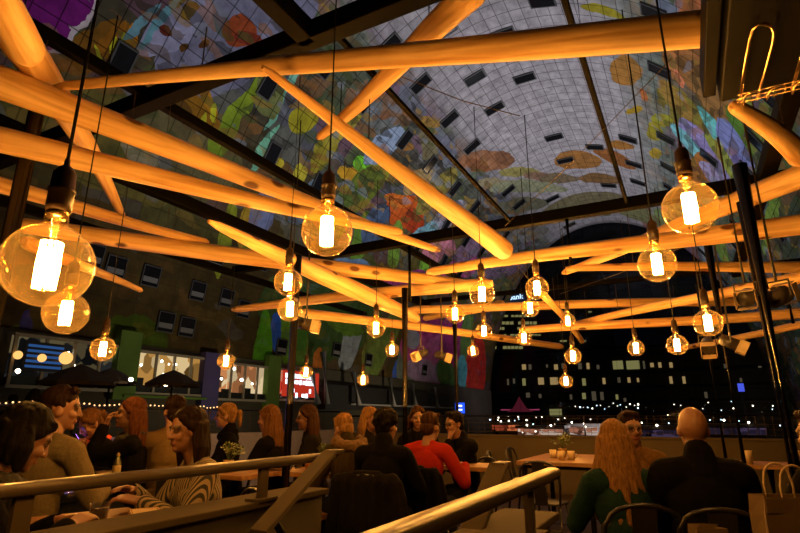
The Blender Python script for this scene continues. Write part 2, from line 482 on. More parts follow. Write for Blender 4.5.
def mural_material():
    m, nt, b = new_mat('painted_vault_panels')
    b.inputs['Roughness'].default_value = 0.85
    b.inputs['Specular IOR Level'].default_value = 0.15
    uv = node(nt, 'ShaderNodeUVMap')
    uv.uv_map = 'panels'
    sc = node(nt, 'ShaderNodeVectorMath', operation='SCALE')
    sc.inputs['Scale'].default_value = 100.0
    nt.links.new(uv.outputs[0], sc.inputs[0])
    nz = node(nt, 'ShaderNodeTexNoise')
    nz.inputs['Scale'].default_value = 0.45
    nz.inputs['Detail'].default_value = 5
    nt.links.new(sc.outputs[0], nz.inputs['Vector'])
    sub = node(nt, 'ShaderNodeVectorMath', operation='SUBTRACT')
    sub.inputs[1].default_value = (0.5, 0.5, 0.5)
    nt.links.new(nz.outputs['Color'], sub.inputs[0])
    s2 = node(nt, 'ShaderNodeVectorMath', operation='SCALE')
    s2.inputs['Scale'].default_value = 1.4
    nt.links.new(sub.outputs[0], s2.inputs[0])
    ad = node(nt, 'ShaderNodeVectorMath', operation='ADD')
    nt.links.new(sc.outputs[0], ad.inputs[0])
    nt.links.new(s2.outputs[0], ad.inputs[1])
    sx = node(nt, 'ShaderNodeSeparateXYZ')
    nt.links.new(ad.outputs[0], sx.inputs[0])
    hom = node(nt, 'ShaderNodeCombineXYZ')
    nt.links.new(sx.outputs[0], hom.inputs[0])
    nt.links.new(sx.outputs[1], hom.inputs[1])
    hom.inputs[2].default_value = 1.0
    # ground colour across the arch
    mr = node(nt, 'ShaderNodeMapRange')
    mr.inputs['From Min'].default_value = -42
    mr.inputs['From Max'].default_value = 42
    nt.links.new(sx.outputs[1], mr.inputs['Value'])
    rp = node(nt, 'ShaderNodeValToRGB')
    stops = [(0.0, (52, 40, 18)), (0.10, (78, 60, 28)), (0.2, (92, 80, 42)), (0.30, (96, 94, 88)), (0.36, (136, 134, 142)),
             (0.42, (164, 160, 166)), (0.60, (166, 162, 168)), (0.68, (130, 140, 134)), (0.76, (96, 108, 96)), (0.88, (60, 66, 72)), (1.0, (40, 40, 40))]
    while len(rp.color_ramp.elements) < len(stops):
        rp.color_ramp.elements.new(0.5)
    for e, (p, c) in zip(rp.color_ramp.elements, stops):
        e.position = p
    for e, (p, c) in zip(rp.color_ramp.elements, stops):
        e.color = srgb(*c) + (1,)
    nt.links.new(mr.outputs[0], rp.inputs['Fac'])
    cur = rp.outputs['Color']
    # small painted flecks on both flanks
    mp = node(nt, 'ShaderNodeMapping')
    mp.inputs['Scale'].default_value = (0.22, 0.42, 1)
    mp.inputs['Rotation'].default_value = (0, 0, 0.5)
    nt.links.new(ad.outputs[0], mp.inputs[0])
    vo = node(nt, 'ShaderNodeTexVoronoi')
    vo.inputs['Scale'].default_value = 1.0
    nt.links.new(mp.outputs[0], vo.inputs['Vector'])
    sh = node(nt, 'ShaderNodeSeparateColor')
    nt.links.new(vo.outputs['Color'], sh.inputs[0])
    fr = node(nt, 'ShaderNodeValToRGB')
    fr.color_ramp.interpolation = 'CONSTANT'
    cols = [(70, 90, 40), (120, 110, 40), (96, 104, 130), (60, 70, 40), (140, 96, 40), (110, 120, 120), (84, 110, 60), (120, 80, 110), (60, 56, 40)]
    while len(fr.color_ramp.elements) < len(cols):
        fr.color_ramp.elements.new(0.5)
    for i, e in enumerate(fr.color_ramp.elements):
        e.position = i / len(cols)
    for i, e in enumerate(fr.color_ramp.elements):
        e.color = tuple(.75 * q for q in srgb(*cols[i])) + (1,)
    nt.links.new(sh.outputs[0], fr.inputs['Fac'])
    zone = node(nt, 'ShaderNodeValToRGB')     # where the flecks lie, across the arch
    zs = [(0.0, 0.1), (0.14, 0.15), (0.22, 0.55), (0.36, 0.7), (0.39, 0.0), (0.62, 0.0), (0.68, 0.55), (1.0, 0.7)]
    while len(zone.color_ramp.elements) < len(zs):
        zone.color_ramp.elements.new(0.5)
    for e, (p, c) in zip(zone.color_ramp.elements, zs):
        e.position = p
    for e, (p, c) in zip(zone.color_ramp.elements, zs):
        e.color = (c, c, c, 1)
    nt.links.new(mr.outputs[0], zone.inputs['Fac'])
    mx = node(nt, 'ShaderNodeMix', data_type='RGBA')
    nt.links.new(zone.outputs['Color'], mx.inputs['Factor'])
    nt.links.new(cur, mx.inputs['A'])
    nt.links.new(fr.outputs['Color'], mx.inputs['B'])
    cur = mx.outputs['Result']
    for (px, py, rx, ry, ang, c) in BLOBS:
        if hit(px, py)[0] > 96 or hit(px, py)[0] < -6:
            continue
        c0 = hit(px, py)
        h = 4.0
        cx, cy = hit(px + h, py), hit(px, py + h)
        J = np.array([[(cx[0] - c0[0]) / h, (cy[0] - c0[0]) / h], [(cx[1] - c0[1]) / h, (cy[1] - c0[1]) / h]])
        Ji = np.linalg.inv(J)
        a = R(ang)
        Rt = np.array([[math.cos(a), math.sin(a)], [-math.sin(a), math.cos(a)]])
        A = np.diag([1 / rx, 1 / ry]) @ Rt @ Ji
        off = -A @ np.array(c0)
        ds = []
        for r_ in range(2):
            d = node(nt, 'ShaderNodeVectorMath', operation='DOT_PRODUCT')
            nt.links.new(hom.outputs[0], d.inputs[0])
            d.inputs[1].default_value = (A[r_, 0], A[r_, 1], off[r_])
            ds.append(d)
        m1 = node(nt, 'ShaderNodeMath', operation='MULTIPLY')
        nt.links.new(ds[0].outputs['Value'], m1.inputs[0])
        nt.links.new(ds[0].outputs['Value'], m1.inputs[1])
        m2 = node(nt, 'ShaderNodeMath', operation='MULTIPLY_ADD')
        nt.links.new(ds[1].outputs['Value'], m2.inputs[0])
        nt.links.new(ds[1].outputs['Value'], m2.inputs[1])
        nt.links.new(m1.outputs[0], m2.inputs[2])
        lt = node(nt, 'ShaderNodeMath', operation='LESS_THAN')
        nt.links.new(m2.outputs[0], lt.inputs[0])
        lt.inputs[1].default_value = 1.0
        mx = node(nt, 'ShaderNodeMix', data_type='RGBA')
        nt.links.new(lt.outputs[0], mx.inputs['Factor'])
        nt.links.new(cur, mx.inputs['A'])
        mx.inputs['B'].default_value = srgb(*c) + (1,)
        cur = mx.outputs['Result']
    # small scattered strokes on the flanks
    mp3 = node(nt, 'ShaderNodeMapping')
    mp3.inputs['Scale'].default_value = (0.9, 2.2, 1)
    mp3.inputs['Rotation'].default_value = (0, 0, -0.7)
    nt.links.new(ad.outputs[0], mp3.inputs[0])
    v3 = node(nt, 'ShaderNodeTexVoronoi')
    v3.inputs['Scale'].default_value = 0.8
    nt.links.new(mp3.outputs[0], v3.inputs['Vector'])
    s3 = node(nt, 'ShaderNodeSeparateColor')
    nt.links.new(v3.outputs['Color'], s3.inputs[0])
    r3 = node(nt, 'ShaderNodeValToRGB')
    r3.color_ramp.interpolation = 'CONSTANT'
    c3 = [(46, 40, 20), (150, 120, 50), (70, 84, 40), (44, 44, 40), (140, 96, 50), (120, 128, 140), (90, 70, 40)]
    while len(r3.color_ramp.elements) < len(c3):
        r3.color_ramp.elements.new(0.5)
    for i, e in enumerate(r3.color_ramp.elements):
        e.position = i / len(c3)
    for i, e in enumerate(r3.color_ramp.elements):
        e.color = srgb(*c3[i]) + (1,)
    nt.links.new(s3.outputs[1], r3.inputs['Fac'])
    g3 = node(nt, 'ShaderNodeMath', operation='GREATER_THAN')
    nt.links.new(s3.outputs[0], g3.inputs[0])
    g3.inputs[1].default_value = 0.58
    f3 = node(nt, 'ShaderNodeMath', operation='MULTIPLY')
    nt.links.new(g3.outputs[0], f3.inputs[0])
    nt.links.new(zone.outputs['Color'], f3.inputs[1])
    m3_ = node(nt, 'ShaderNodeMix', data_type='RGBA')
    nt.links.new(f3.outputs[0], m3_.inputs['Factor'])
    nt.links.new(cur, m3_.inputs['A'])
    nt.links.new(r3.outputs['Color'], m3_.inputs['B'])
    cur = m3_.outputs['Result']
    # brushy variation
    n2 = node(nt, 'ShaderNodeTexNoise')
    n2.inputs['Scale'].default_value = 0.9
    n2.inputs['Detail'].default_value = 6
    n2.inputs['Roughness'].default_value = 0.65
    nt.links.new(sc.outputs[0], n2.inputs['Vector'])
    r2 = node(nt, 'ShaderNodeMapRange')
    r2.inputs['From Min'].default_value = 0.3
    r2.inputs['From Max'].default_value = 0.7
    r2.inputs['To Min'].default_value = 0.55
    r2.inputs['To Max'].default_value = 1.25
    nt.links.new(n2.outputs['Fac'], r2.inputs['Value'])
    # panel joints
    br = node(nt, 'ShaderNodeTexBrick')
    br.offset = 0.0
    br.inputs['Scale'].default_value = 1.0
    br.inputs['Mortar Size'].default_value = 0.035
    br.inputs['Mortar Smooth'].default_value = 0.0
    br.inputs['Brick Width'].default_value = 1.25
    br.inputs['Row Height'].default_value = 1.25
    br.inputs['Color1'].default_value = (1, 1, 1, 1)
    br.inputs['Color2'].default_value = (0.86, 0.86, 0.86, 1)
    br.inputs['Mortar'].default_value = (0.30, 0.29, 0.28, 1)
    nt.links.new(sc.outputs[0], br.inputs['Vector'])
    mm = node(nt, 'ShaderNodeMix', data_type='RGBA', blend_type='MULTIPLY')
    jf = node(nt, 'ShaderNodeMapRange')
    jf.inputs['From Min'].default_value = -34
    jf.inputs['From Max'].default_value = -22
    jf.inputs['To Min'].default_value = 0.25
    nt.links.new(sx.outputs[1], jf.inputs['Value'])
    nt.links.new(jf.outputs[0], mm.inputs['Factor'])
    nt.links.new(cur, mm.inputs['A'])
    nt.links.new(br.outputs['Color'], mm.inputs['B'])
    vm = node(nt, 'ShaderNodeVectorMath', operation='SCALE')
    nt.links.new(mm.outputs['Result'], vm.inputs[0])
    nt.links.new(r2.outputs[0], vm.inputs['Scale'])
    nt.links.new(vm.outputs[0], b.inputs['Base Color'])
    return m
M['mural'] = mural_material()
P0, P1 = R(-82.5), R(101)
def build_vault():
    ns, nph = 60, 90
    vs, uvs, fs = [], [], []
    for i in range(ns + 1):
        s = S0 + (S1 - S0) * i / ns
        for j in range(nph + 1):
            ph = P0 + (P1 - P0) * j / nph
            vs.append(vault(s, ph))
            uvs.append((s / 100, ph * 25 / 100))
    for i in range(ns):
        for j in range(nph):
            a = i * (nph + 1) + j
            fs.append((a, a + 1, a + nph + 2, a + nph + 1))
    me = bpy.data.meshes.new('ceiling')
    me.from_pydata([tuple(v) for v in vs], [], fs)
    ul = me.uv_layers.new(name='panels')
    for lp in me.loops:
        ul.data[lp.index].uv = uvs[lp.vertex_index]
    me.update()
    o = link_mesh('ceiling', me, None, M['mural'])
    if (me.polygons[0].normal).dot(vault_n(S0, P0)) > 0:
        me.flip_normals()
    md = o.modifiers.new('thickness', 'SOLIDIFY')
    md.thickness = 0.5
    md.offset = -1.0
    return struct(o)
build_vault()
# dark apartment windows set into the vault
M['dark_pane'] = mat('dark_window_pane', (0.008, 0.008, 0.010), 0.12, 0, 0.1, 2, spec=0.6)
M['win_frame'] = mat('window_frame', (0.05, 0.05, 0.05), 0.5)
wn = [1]
def in_view(p, m=20):
    q = p - EYE
    f = q.y * CT + q.z * ST
    if f < 0.5:
        return False
    px = 400 + F * q.x / f
    py = 266.5 - F * (q.z * CT - q.y * ST) / f
    return -m < px < 800 + m and -m < py < 533 + m
pane_me = MB().box((0, 0, 0), (1.75, 1.05, 0.12)).mesh('window_pane')
pane_me.materials.append(M['dark_pane'])
fr_mb = MB()
for sx_, sy_, w_, h_ in ((0, .56, 1.95, .1), (0, -.56, 1.95, .1), (.93, 0, .1, 1.05), (-.93, 0, .1, 1.05)):
    fr_mb.box((sx_, sy_, 0.02), (w_, h_, 0.16))
frame_me = fr_mb.mesh('window_frame')
frame_me.materials.append(M['win_frame'])
wall_pane_me = MB().box((0, 0, 0), (1.15, 1.1, 0.12)).mesh('window_pane')
wall_pane_me.materials.append(M['dark_pane'])
wf_ = MB()
for sx_, sy_, w_, h_ in ((0, .58, 1.28, .06), (0, -.58, 1.28, .06), (.61, 0, .06, 1.1), (-.61, 0, .06, 1.1)):
    wf_.box((sx_, sy_, 0.02), (w_, h_, 0.16))
wall_frame_me = wf_.mesh('window_frame')
wall_frame_me.materials.append(M['win_frame'])
reflection_me = MB().box((-.22, 0, .08), (.32, 1.0, 0.03)).mesh('window_blind')  # pale slab paints the grey reflection across the lower pane
reflection_me.materials.append(mat('grey_reflection', (0.13, 0.13, 0.13), 0.8))
def vault_window(s, ph, wall=False):
    p = vault(s, ph)
    n = -vault_n(s, ph)
    tz = (PX * (VA * math.cos(ph)) + Vector((0, 0, -VH * math.sin(ph)))).normalized()
    ty = n.cross(tz)
    mtx = Matrix((tz, ty, n)).transposed().to_4x4()
    mtx.translation = p + n * 0.05
    o = bpy.data.objects.new('window_%d' % wn[0], wall_pane_me if wall else pane_me)
    COL.objects.link(o)
    o.matrix_world = mtx
    struct(o)
    f = bpy.data.objects.new('window_frame', wall_frame_me if wall else frame_me)
    COL.objects.link(f)
    f.parent = o
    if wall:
        f = bpy.data.objects.new('blind', reflection_me)
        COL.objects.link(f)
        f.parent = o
    wn[0] += 1
rows = 0
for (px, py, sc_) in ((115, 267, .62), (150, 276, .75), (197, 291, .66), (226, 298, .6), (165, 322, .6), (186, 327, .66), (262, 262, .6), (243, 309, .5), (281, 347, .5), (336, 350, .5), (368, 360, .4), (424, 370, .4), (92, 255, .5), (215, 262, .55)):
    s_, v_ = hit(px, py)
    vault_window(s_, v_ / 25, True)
ph = R(-52)
while ph < R(86):
    k = 0
    s = 8 + (rows % 2) * 3.1
    while s < 83:
        jit = random.Random(rows * 100 + k)
        if jit.random() < 0.55 and in_view(vault(s, ph)):
            vault_window(s + jit.uniform(-.6, .6), ph)
        s += 6.2
        k += 1
    ph += R(11.2 if abs(ph) < R(40) else 9.0)
    rows += 1

# hall ground, left wall with shops, far glass
g = MB().box(hall(-9.5, 50, -5.25), (60, 130, 0.5), PX, AX).build('ground', mat('hall_ground', (0.05, 0.05, 0.05), 0.35, 0, 0.2, 0.3))
struct(g)
WU = -28.7
M['wall_dark'] = mat('olive_render', (0.055, 0.047, 0.025), 0.9, 0, 0.2, 0.4)
struct(MB().box(hall(WU - .3, 40, 0.1), (0.6, 92, 10.6), PX, AX).build('wall_left', M['wall_dark']))
gmb = MB()
prof = []
for j in range(0, 61):
    ph = P0 + (P1 - P0) * j / 60
    prof.append((VC_U + VA * math.sin(ph), VZ + VH * math.cos(ph)))
prof = [(prof[0][0], -5.0)] + prof + [(prof[-1][0], -5.0)]
gv = [hall(u, 86.2, z) for u, z in prof] + [hall(u, 86.26, z) for u, z in prof]
n_ = len(prof)
gmb.add(gv, [tuple(range(n_)), tuple(range(2 * n_ - 1, n_ - 1, -1))])
M['facade_glass'] = glass('facade_glass', (0.75, 0.78, 0.8), ior=1.3)
gw = struct(gmb.build('window_%d' % wn[0], M['facade_glass']))
wn[0] += 1
cm = MB()
for u in np.arange(-27, 9, 3.0):
    h = VZ + VH * math.sqrt(max(0, 1 - ((u - VC_U) / VA) ** 2))
    cm.tube([hall(u, 86.1, -5), hall(u, 86.1, h)], 0.035, 5)
for z in np.arange(2, 30, 3.0):
    w = VA * math.sqrt(max(0, 1 - ((z - VZ) / VH) ** 2))
    cm.tube([hall(VC_U - w, 86.1, z), hall(VC_U + w, 86.1, z)], 0.035, 5)
cm.build('cable_net', M['black_steel'], gw)

# ------------------------------------------------------------------ shops along the left wall
def shop_emit(name, c_lo, c_hi, strength, sx=2.0, sz=1.3):
    m = bpy.data.materials.new(name)
    m.use_nodes = True
    nt = m.node_tree
    nt.nodes.clear()
    o = node(nt, 'ShaderNodeOutputMaterial')
    e = node(nt, 'ShaderNodeEmission')
    tc = node(nt, 'ShaderNodeTexCoord')
    mp = node(nt, 'ShaderNodeMapping')
    mp.inputs['Scale'].default_value = (sx, sx, sz)
    vo = node(nt, 'ShaderNodeTexVoronoi', distance='CHEBYCHEV')
    vo.inputs['Scale'].default_value = 1.0
    sp = node(nt, 'ShaderNodeSeparateColor')
    rp = node(nt, 'ShaderNodeValToRGB')
    rp.color_ramp.interpolation = 'CONSTANT'
    cs = [tuple(c * 0.2 for c in c_lo), c_lo, tuple(c * 0.5 for c in c_lo), c_hi, tuple(c * 0.7 for c in c_hi), c_lo]
    while len(rp.color_ramp.elements) < len(cs):
        rp.color_ramp.elements.new(0.5)
    for i, el in enumerate(rp.color_ramp.elements):
        el.position = i / len(cs)
    for i, el in enumerate(rp.color_ramp.elements):
        el.color = tuple(cs[i]) + (1,)
    nt.links.new(tc.outputs['Object'], mp.inputs[0])
    nt.links.new(mp.outputs[0], vo.inputs['Vector'])
    nt.links.new(vo.outputs['Color'], sp.inputs[0])
    nt.links.new(sp.outputs[0], rp.inputs['Fac'])
    nt.links.new(rp.outputs[0], e.inputs[0])
    e.inputs[1].default_value = strength
    nt.links.new(e.outputs[0], o.inputs[0])
    m.cycles.emission_sampling = 'NONE'
    return m
M['shop_cool'] = shop_emit('lit_shop_dim', (0.018, 0.018, 0.018), (0.10, 0.075, 0.035), 1.0, 1.3, 1.2)
M['shop_warm'] = shop_emit('lit_shop_warm', (0.62, 0.30, 0.07), (1.0, 0.70, 0.34), .8, 1.3, 0.8)
M['shop_cream'] = shop_emit('lit_shop_cream', (0.75, 0.28, 0.10), (1.0, 0.72, 0.40), .85, 1.3, 0.8)
M['shop_red'] = shop_emit('lit_shop_red', (0.8, 0.05, 0.03), (1.0, 0.3, 0.18), 0.9, 1.0, 0.8)
M['mullion'] = mat('pale_mullion', (0.30, 0.26, 0.18), 0.4)
M['green_paint'] = mat('green_render', (0.09, 0.17, 0.018), 0.8, 0, 0.15, 0.7)
M['violet_paint'] = mat('violet_render', (0.07, 0.055, 0.17), 0.8, 0, 0.15, 0.7)
M['dark_furn'] = mat('dark_furniture', (0.012, 0.01, 0.008), 0.6)
lamp_w = emit('white_lamp', (1.0, 0.88, 0.7), 14, False)
lamp_y = emit('yellow_lamp', (1.0, 0.5, 0.14), 1.3, False)
lamp_b = emit('blue_screen', (0.06, 0.2, 0.6), 0.35, False)
lamp_white = emit('cool_sign_light', (0.75, 0.88, 1.0), 2.2, False)
lamp_pink = emit('pink_sign_light', (1.0, 0.12, 0.3), .5, False)
lamp_g = emit('office_light', (0.72, 0.62, 0.22), 0.42, False)
lamp_o = emit('home_window_light', (1.0, 0.62, 0.24), 0.5, False)
lamp_dim = emit('dim_window_light', (0.8, 0.6, 0.35), 0.13, False)
def shop(x0, x1, yt0, yb0, yt1, yb1, mat_in, n_mull, seed):
    """a lit shopfront between two pixel columns; window pane, frame, mullions, lit room behind, counters"""
    a = at_u(x0, yb0, WU + .35)
    b = at_u(x1, yb1, WU + .35)
    zt = (at_u(x0, yt0, WU + .35).z + at_u(x1, yt1, WU + .35).z) / 2
    zb = (a.z + b.z) / 2
    La, Lb = a.dot(AX), b.dot(AX)
    w = Lb - La
    Lm = (La + Lb) / 2
    h = zt - zb
    rnd = random.Random(seed)
    root = struct(MB().box(hall(WU + .36, Lm, (zt + zb) / 2), (0.04, w, h), PX, AX).build('window_%d' % wn[0], M['clear']))
    wn[0] += 1
    fm = MB()
    for zz in (zb, zt):
        fm.box(hall(WU + .42, Lm, zz), (0.12, w + .2, 0.16), PX, AX)
    for k in range(n_mull + 1):
        fm.box(hall(WU + .42, La + w * k / n_mull, (zt + zb) / 2), (0.12, 0.14, h), PX, AX)
    fm.build('window_frame', M['mullion'], root)
    MB().box(hall(WU + .02, Lm, zb + h * .5), (0.04, w, h), PX, AX).build('lit_room', mat_in, root)
    fu = MB()
    x = La + .3
    while x < Lb - .3:
        hh = rnd.uniform(.2, .55) * h * .7
        fu.box(hall(WU + .2, x, zb + hh / 2), (0.2, rnd.uniform(.25, .8), hh), PX, AX)
        x += rnd.uniform(.5, 1.3)
    fu.box(hall(WU + .24, Lm, zb + h * .10), (0.2, w, h * .2), PX, AX)
    fu.build('counter', M['dark_furn'], root)
    lm = MB()
    for k in range(max(3, int(w * 1.1))):
        lm.ell(hall(WU + .26, rnd.uniform(La + .3, Lb - .3), zt - rnd.uniform(.12, .55) * h), rnd.uniform(.05, .11), nu=8, nv=6)
    lm.build('shop_lamps', lamp_w, root)
    return La, Lb, zb, zt
shop(6, 119, 335, 386, 345, 391, M['shop_cool'], 4, 1)
shop(132, 203, 350, 392, 359, 397, M['shop_warm'], 4, 2)
shop(214, 267, 361, 398, 368, 402, M['shop_cream'], 4, 3)
SB = shop(276, 316, 369, 400, 373, 401, M['shop_red'], 3, 4)
def wall_strip(x0, x1, y0, y1, name, m, thick=.5):
    a, b = at_u(x0, y0, WU + .3), at_u(x1, y1, WU + .3)
    zt, zb = max(a.z, b.z), min(a.z, b.z)
    La, Lb = sorted((a.dot(AX), b.dot(AX)))
    return struct(MB().box(hall(WU + .3, (La + Lb) / 2, (zt + zb) / 2), (thick, Lb - La, zt - zb), PX, AX).build(name, m))
wall_strip(119.5, 131.5, 330, 400, 'trim_1', M['green_paint'])
wall_strip(203.5, 213.5, 352, 420, 'trim_2', M['violet_paint'])
wall_strip(267.5, 275.5, 355, 420, 'trim_3', M['green_paint'])
wall_strip(120, 203, 394.5, 400, 'trim_4', M['green_paint'], .7)
# blocky white characters on the red lit sign (too blurred to read) in the last shop
sg = thing('shop_sign', hall(WU + .6, SB[0], 0), 'red lit shop sign with rows of blurred white characters, far left wall', 'sign')
sgm = MB().box(hall(WU + .7, (SB[0] + SB[1]) / 2, (SB[2] + SB[3]) / 2 + .1) - sg.location, (0.12, (SB[1] - SB[0]) * .9, (SB[3] - SB[2]) * .85), PX, AX)
sgm.build('sign_board', emit('red_sign', (0.75, 0.05, 0.02), 0.6, False), sg)
rr = random.Random(5)
for row, zf in enumerate((.80, .60, .32, .16)):
    for k in range(9):
        if row > 1 and rr.random() < .5:
            continue
        Lk = SB[0] + (SB[1] - SB[0]) * (.12 + .085 * k)
        MB().box(hall(WU + .78, Lk, SB[2] + (SB[3] - SB[2]) * zf) - sg.location, (0.04, (SB[1] - SB[0]) * .07 * rr.uniform(.6, 1.1), (SB[3] - SB[2]) * .17 * rr.uniform(.7, 1)), PX, AX).build('character', lamp_white, sg)
# slanted pale columns and dark base below the painted wall further on
M['pale_col'] = mat('pale_column', (0.32, 0.30, 0.27), 0.7)
ci = 5
for (xa, ya, xb, yb) in ((312, 372, 318, 404), (323, 352, 327, 404), (353, 372, 359, 405), (390, 378, 394, 406), (412, 384, 416, 406), (434, 388, 438, 408)):
    pa, pb = at_u(xa, ya, WU + 1.0), at_u(xb, yb, WU + 1.6)
    struct(MB().tube([pa, pb], 0.28, 8).build('trim_%d' % ci, M['pale_col'], smooth=True))
    ci += 1
wall_strip(322, 446, 384, 412, 'trim_%d' % ci, M['dark_furn'], .9)
ci += 1
wall_strip(345, 450, 405, 407.5, 'trim_%d' % ci, M['pale_col'], 1.4)
ci += 1
# parasols of the neighbouring terrace in front of the shops
M['parasol'] = mat('dark_canvas', (0.05, 0.035, 0.025), 0.85)
def parasol(px, py, t, w, label):
    top = at(px, py, t)
    base = Vector((top.x, top.y, 0.0))
    o = thing('parasol', base, label, 'parasol', group='closed-off terrace parasols')
    h = top.z
    MB().tube([(0, 0, 0), (0, 0, h - .02)], .04, 8).build('pole', M['black_steel'], o, True)
    MB().lathe([(0.02, h), (w * .25, h - w * .10), (w * .5, h - w * .26), (w * .5, h - w * .31), (w * .48, h - w * .26), (.03, h - .05)], 8).build('canopy', M['parasol'], o)
    mb = MB()
    for k in range(8):
        a = 2 * PI * k / 8
        mb.tube([(0.03, 0, h - .06), (w * .49 * math.cos(a), w * .49 * math.sin(a), h - w * .27)], .012, 5)
    mb.build('ribs', M['black_steel'], o)
    MB().lathe([(0.001, 0), (.3, 0), (.3, .06), (.001, .08)], 16).build('base', M['black_steel'], o)
parasol(82, 364, 16, 2.1, 'widest dark parasol before the dim blue-lit shop at left')
parasol(112, 368, 19, 1.9, 'dark parasol just left of the green wall strip')
parasol(174, 370, 17, 1.7, 'dark parasol in front of the warm lit shop window')

# shop ceiling pendants and screens seen through the first shop
for (px, py, r, m_, nm, lb) in ((66, 358, .32, lamp_y, 'globe_lamp', 'yellow globe lamp in the dim shop, right of the blue screen'), (42, 358, .2, lamp_y, 'globe_lamp', 'small yellow globe lamp in front of the blue screen'), (18, 355, .2, lamp_y, 'globe_lamp', 'tall yellow lamp at the left end of the dim shop')):
    p = at_u(px, py, WU + .7)
    o = MB().ell((0, 0, 0), r, nu=16, nv=10).build(nm, m_, smooth=True)
    o.location = p
    tag(o, lb, 'lamp')
scr = thing('screen', at_u(45, 357, WU + .55), 'blue glowing striped screen inside the dim shop at far left', 'screen')
mb = MB()
for k in range(5):
    mb.box((0, 0, .5 - .25 * k), (.05, 1.7, .12), PX, AX)
mb.build('lit_rows', lamp_b, scr)
MB().box(PX * -.06, (.06, 1.9, 1.4), PX, AX).build('panel', M['dark_furn'], scr)
for (px, py, t, lb) in ((18, 371, 17, 'star-bright spotlight at the far left edge under the dim shop'), (99, 380.5, 17, 'bright spotlight below the dark parasol by the green strip'), (166, 384, 16.5, 'star-bright spotlight under the parasol at the warm shop'), (131, 379.5, 18, 'bright lamp on the corner of the warm shop window')):
    o = MB().ell((0, 0, 0), .07, nu=12, nv=8).build('terrace_spotlight', emit('spot_core', (1, .75, .4), 30, False), smooth=True)
    o.location = at(px, py, t)
    tag(o, lb, 'lamp')

# ------------------------------------------------------------------ outside: office tower and block with lit windows
M['night_wall'] = mat('night_facade', (0.02, 0.018, 0.016), 0.8, 0, 0.2, 0.1)
def pix_box(name, px0, py0, px1, py1, L, m, parent, depth=.3):
    a, b = at_L(px0, py0, L), at_L(px1, py1, L)
    ua, ub = a.dot(PX), b.dot(PX)
    return MB().box(hall((ua + ub) / 2, L, (a.z + b.z) / 2) - parent.location, (abs(ub - ua), depth, abs(a.z - b.z)), PX, AX).build(name, m, parent)
def building(name, px0, py0, px1, L, depth, label):
    a, b = at_L(px0, py0, L), at_L(px1, py0, L)
    ua, ub = a.dot(PX), b.dot(PX)
    zt = max(a.z, b.z)
    root = thing(name, hall((ua + ub) / 2, L, -5), label, 'building')
    MB().box(hall((ua + ub) / 2, L + depth / 2, (zt - 5) / 2) - root.location, (abs(ub - ua), depth, zt + 5), PX, AX).build('wall', M['night_wall'], root)
    MB().box(hall((ua + ub) / 2, L + depth / 2, zt + .3) - root.location, (abs(ub - ua) + 1, depth + 1, .6), PX, AX).build('roof', M['black_steel'], root)
    return root
tower = building('office_tower', 486, 286, 600, 140, 20, 'dark office tower outside the glass end with rows of lit windows and roof sign')
rr = random.Random(3)
for (yy, hh, x0, x1, dn) in ((316, 1.6, 498, 532, .75), (323, 2.6, 494, 536, .9), (328.5, 2.4, 494, 536, .9), (335, 1.4, 493, 540, .5), (347.5, 2.6, 493, 520, .8), (354, 1.4, 520, 552, .3), (312, 1.2, 560, 590, .3), (341, 1.2, 556, 592, .3)):
    x = x0
    while x < x1:
        w = rr.uniform(2.0, 4.0)
        if rr.random() < dn:
            pix_box('window', x, yy - hh / 2, x + w, yy + hh / 2, 139.9, lamp_g, tower)
        x += w + .7
def text_mesh(body, size, extrude):
    cu = bpy.data.curves.new('letters', 'FONT')
    cu.body = body
    cu.size = size
    cu.extrude = extrude
    cu.align_x = 'CENTER'
    cu.align_y = 'CENTER'
    to = bpy.data.objects.new('tmp', cu)
    COL.objects.link(to)
    dg = bpy.context.evaluated_depsgraph_get()
    me = bpy.data.meshes.new_from_object(to.evaluated_get(dg))
    bpy.data.objects.remove(to)
    return me
sp = at_L(514, 297.2, 138.5)
pix_box('sign_board', 500, 294.5, 526, 302.5, 139.6, mat('blue_board', (.01, .02, .08), .5), tower)
lt = link_mesh('sign_letters', text_mesh('obank', 2.0, .1), tower, emit('sign_white', (.55, .75, 1.0), 3.0, False), False)
rotm = Matrix((PX, Vector((0, 0, 1)), -AX)).transposed().to_4x4()
rotm.translation = sp - tower.location
lt.matrix_local = rotm
block = building('apartment_block', 478, 357, 800, 128, 9, 'long low dark block outside the glass end with scattered lit windows')
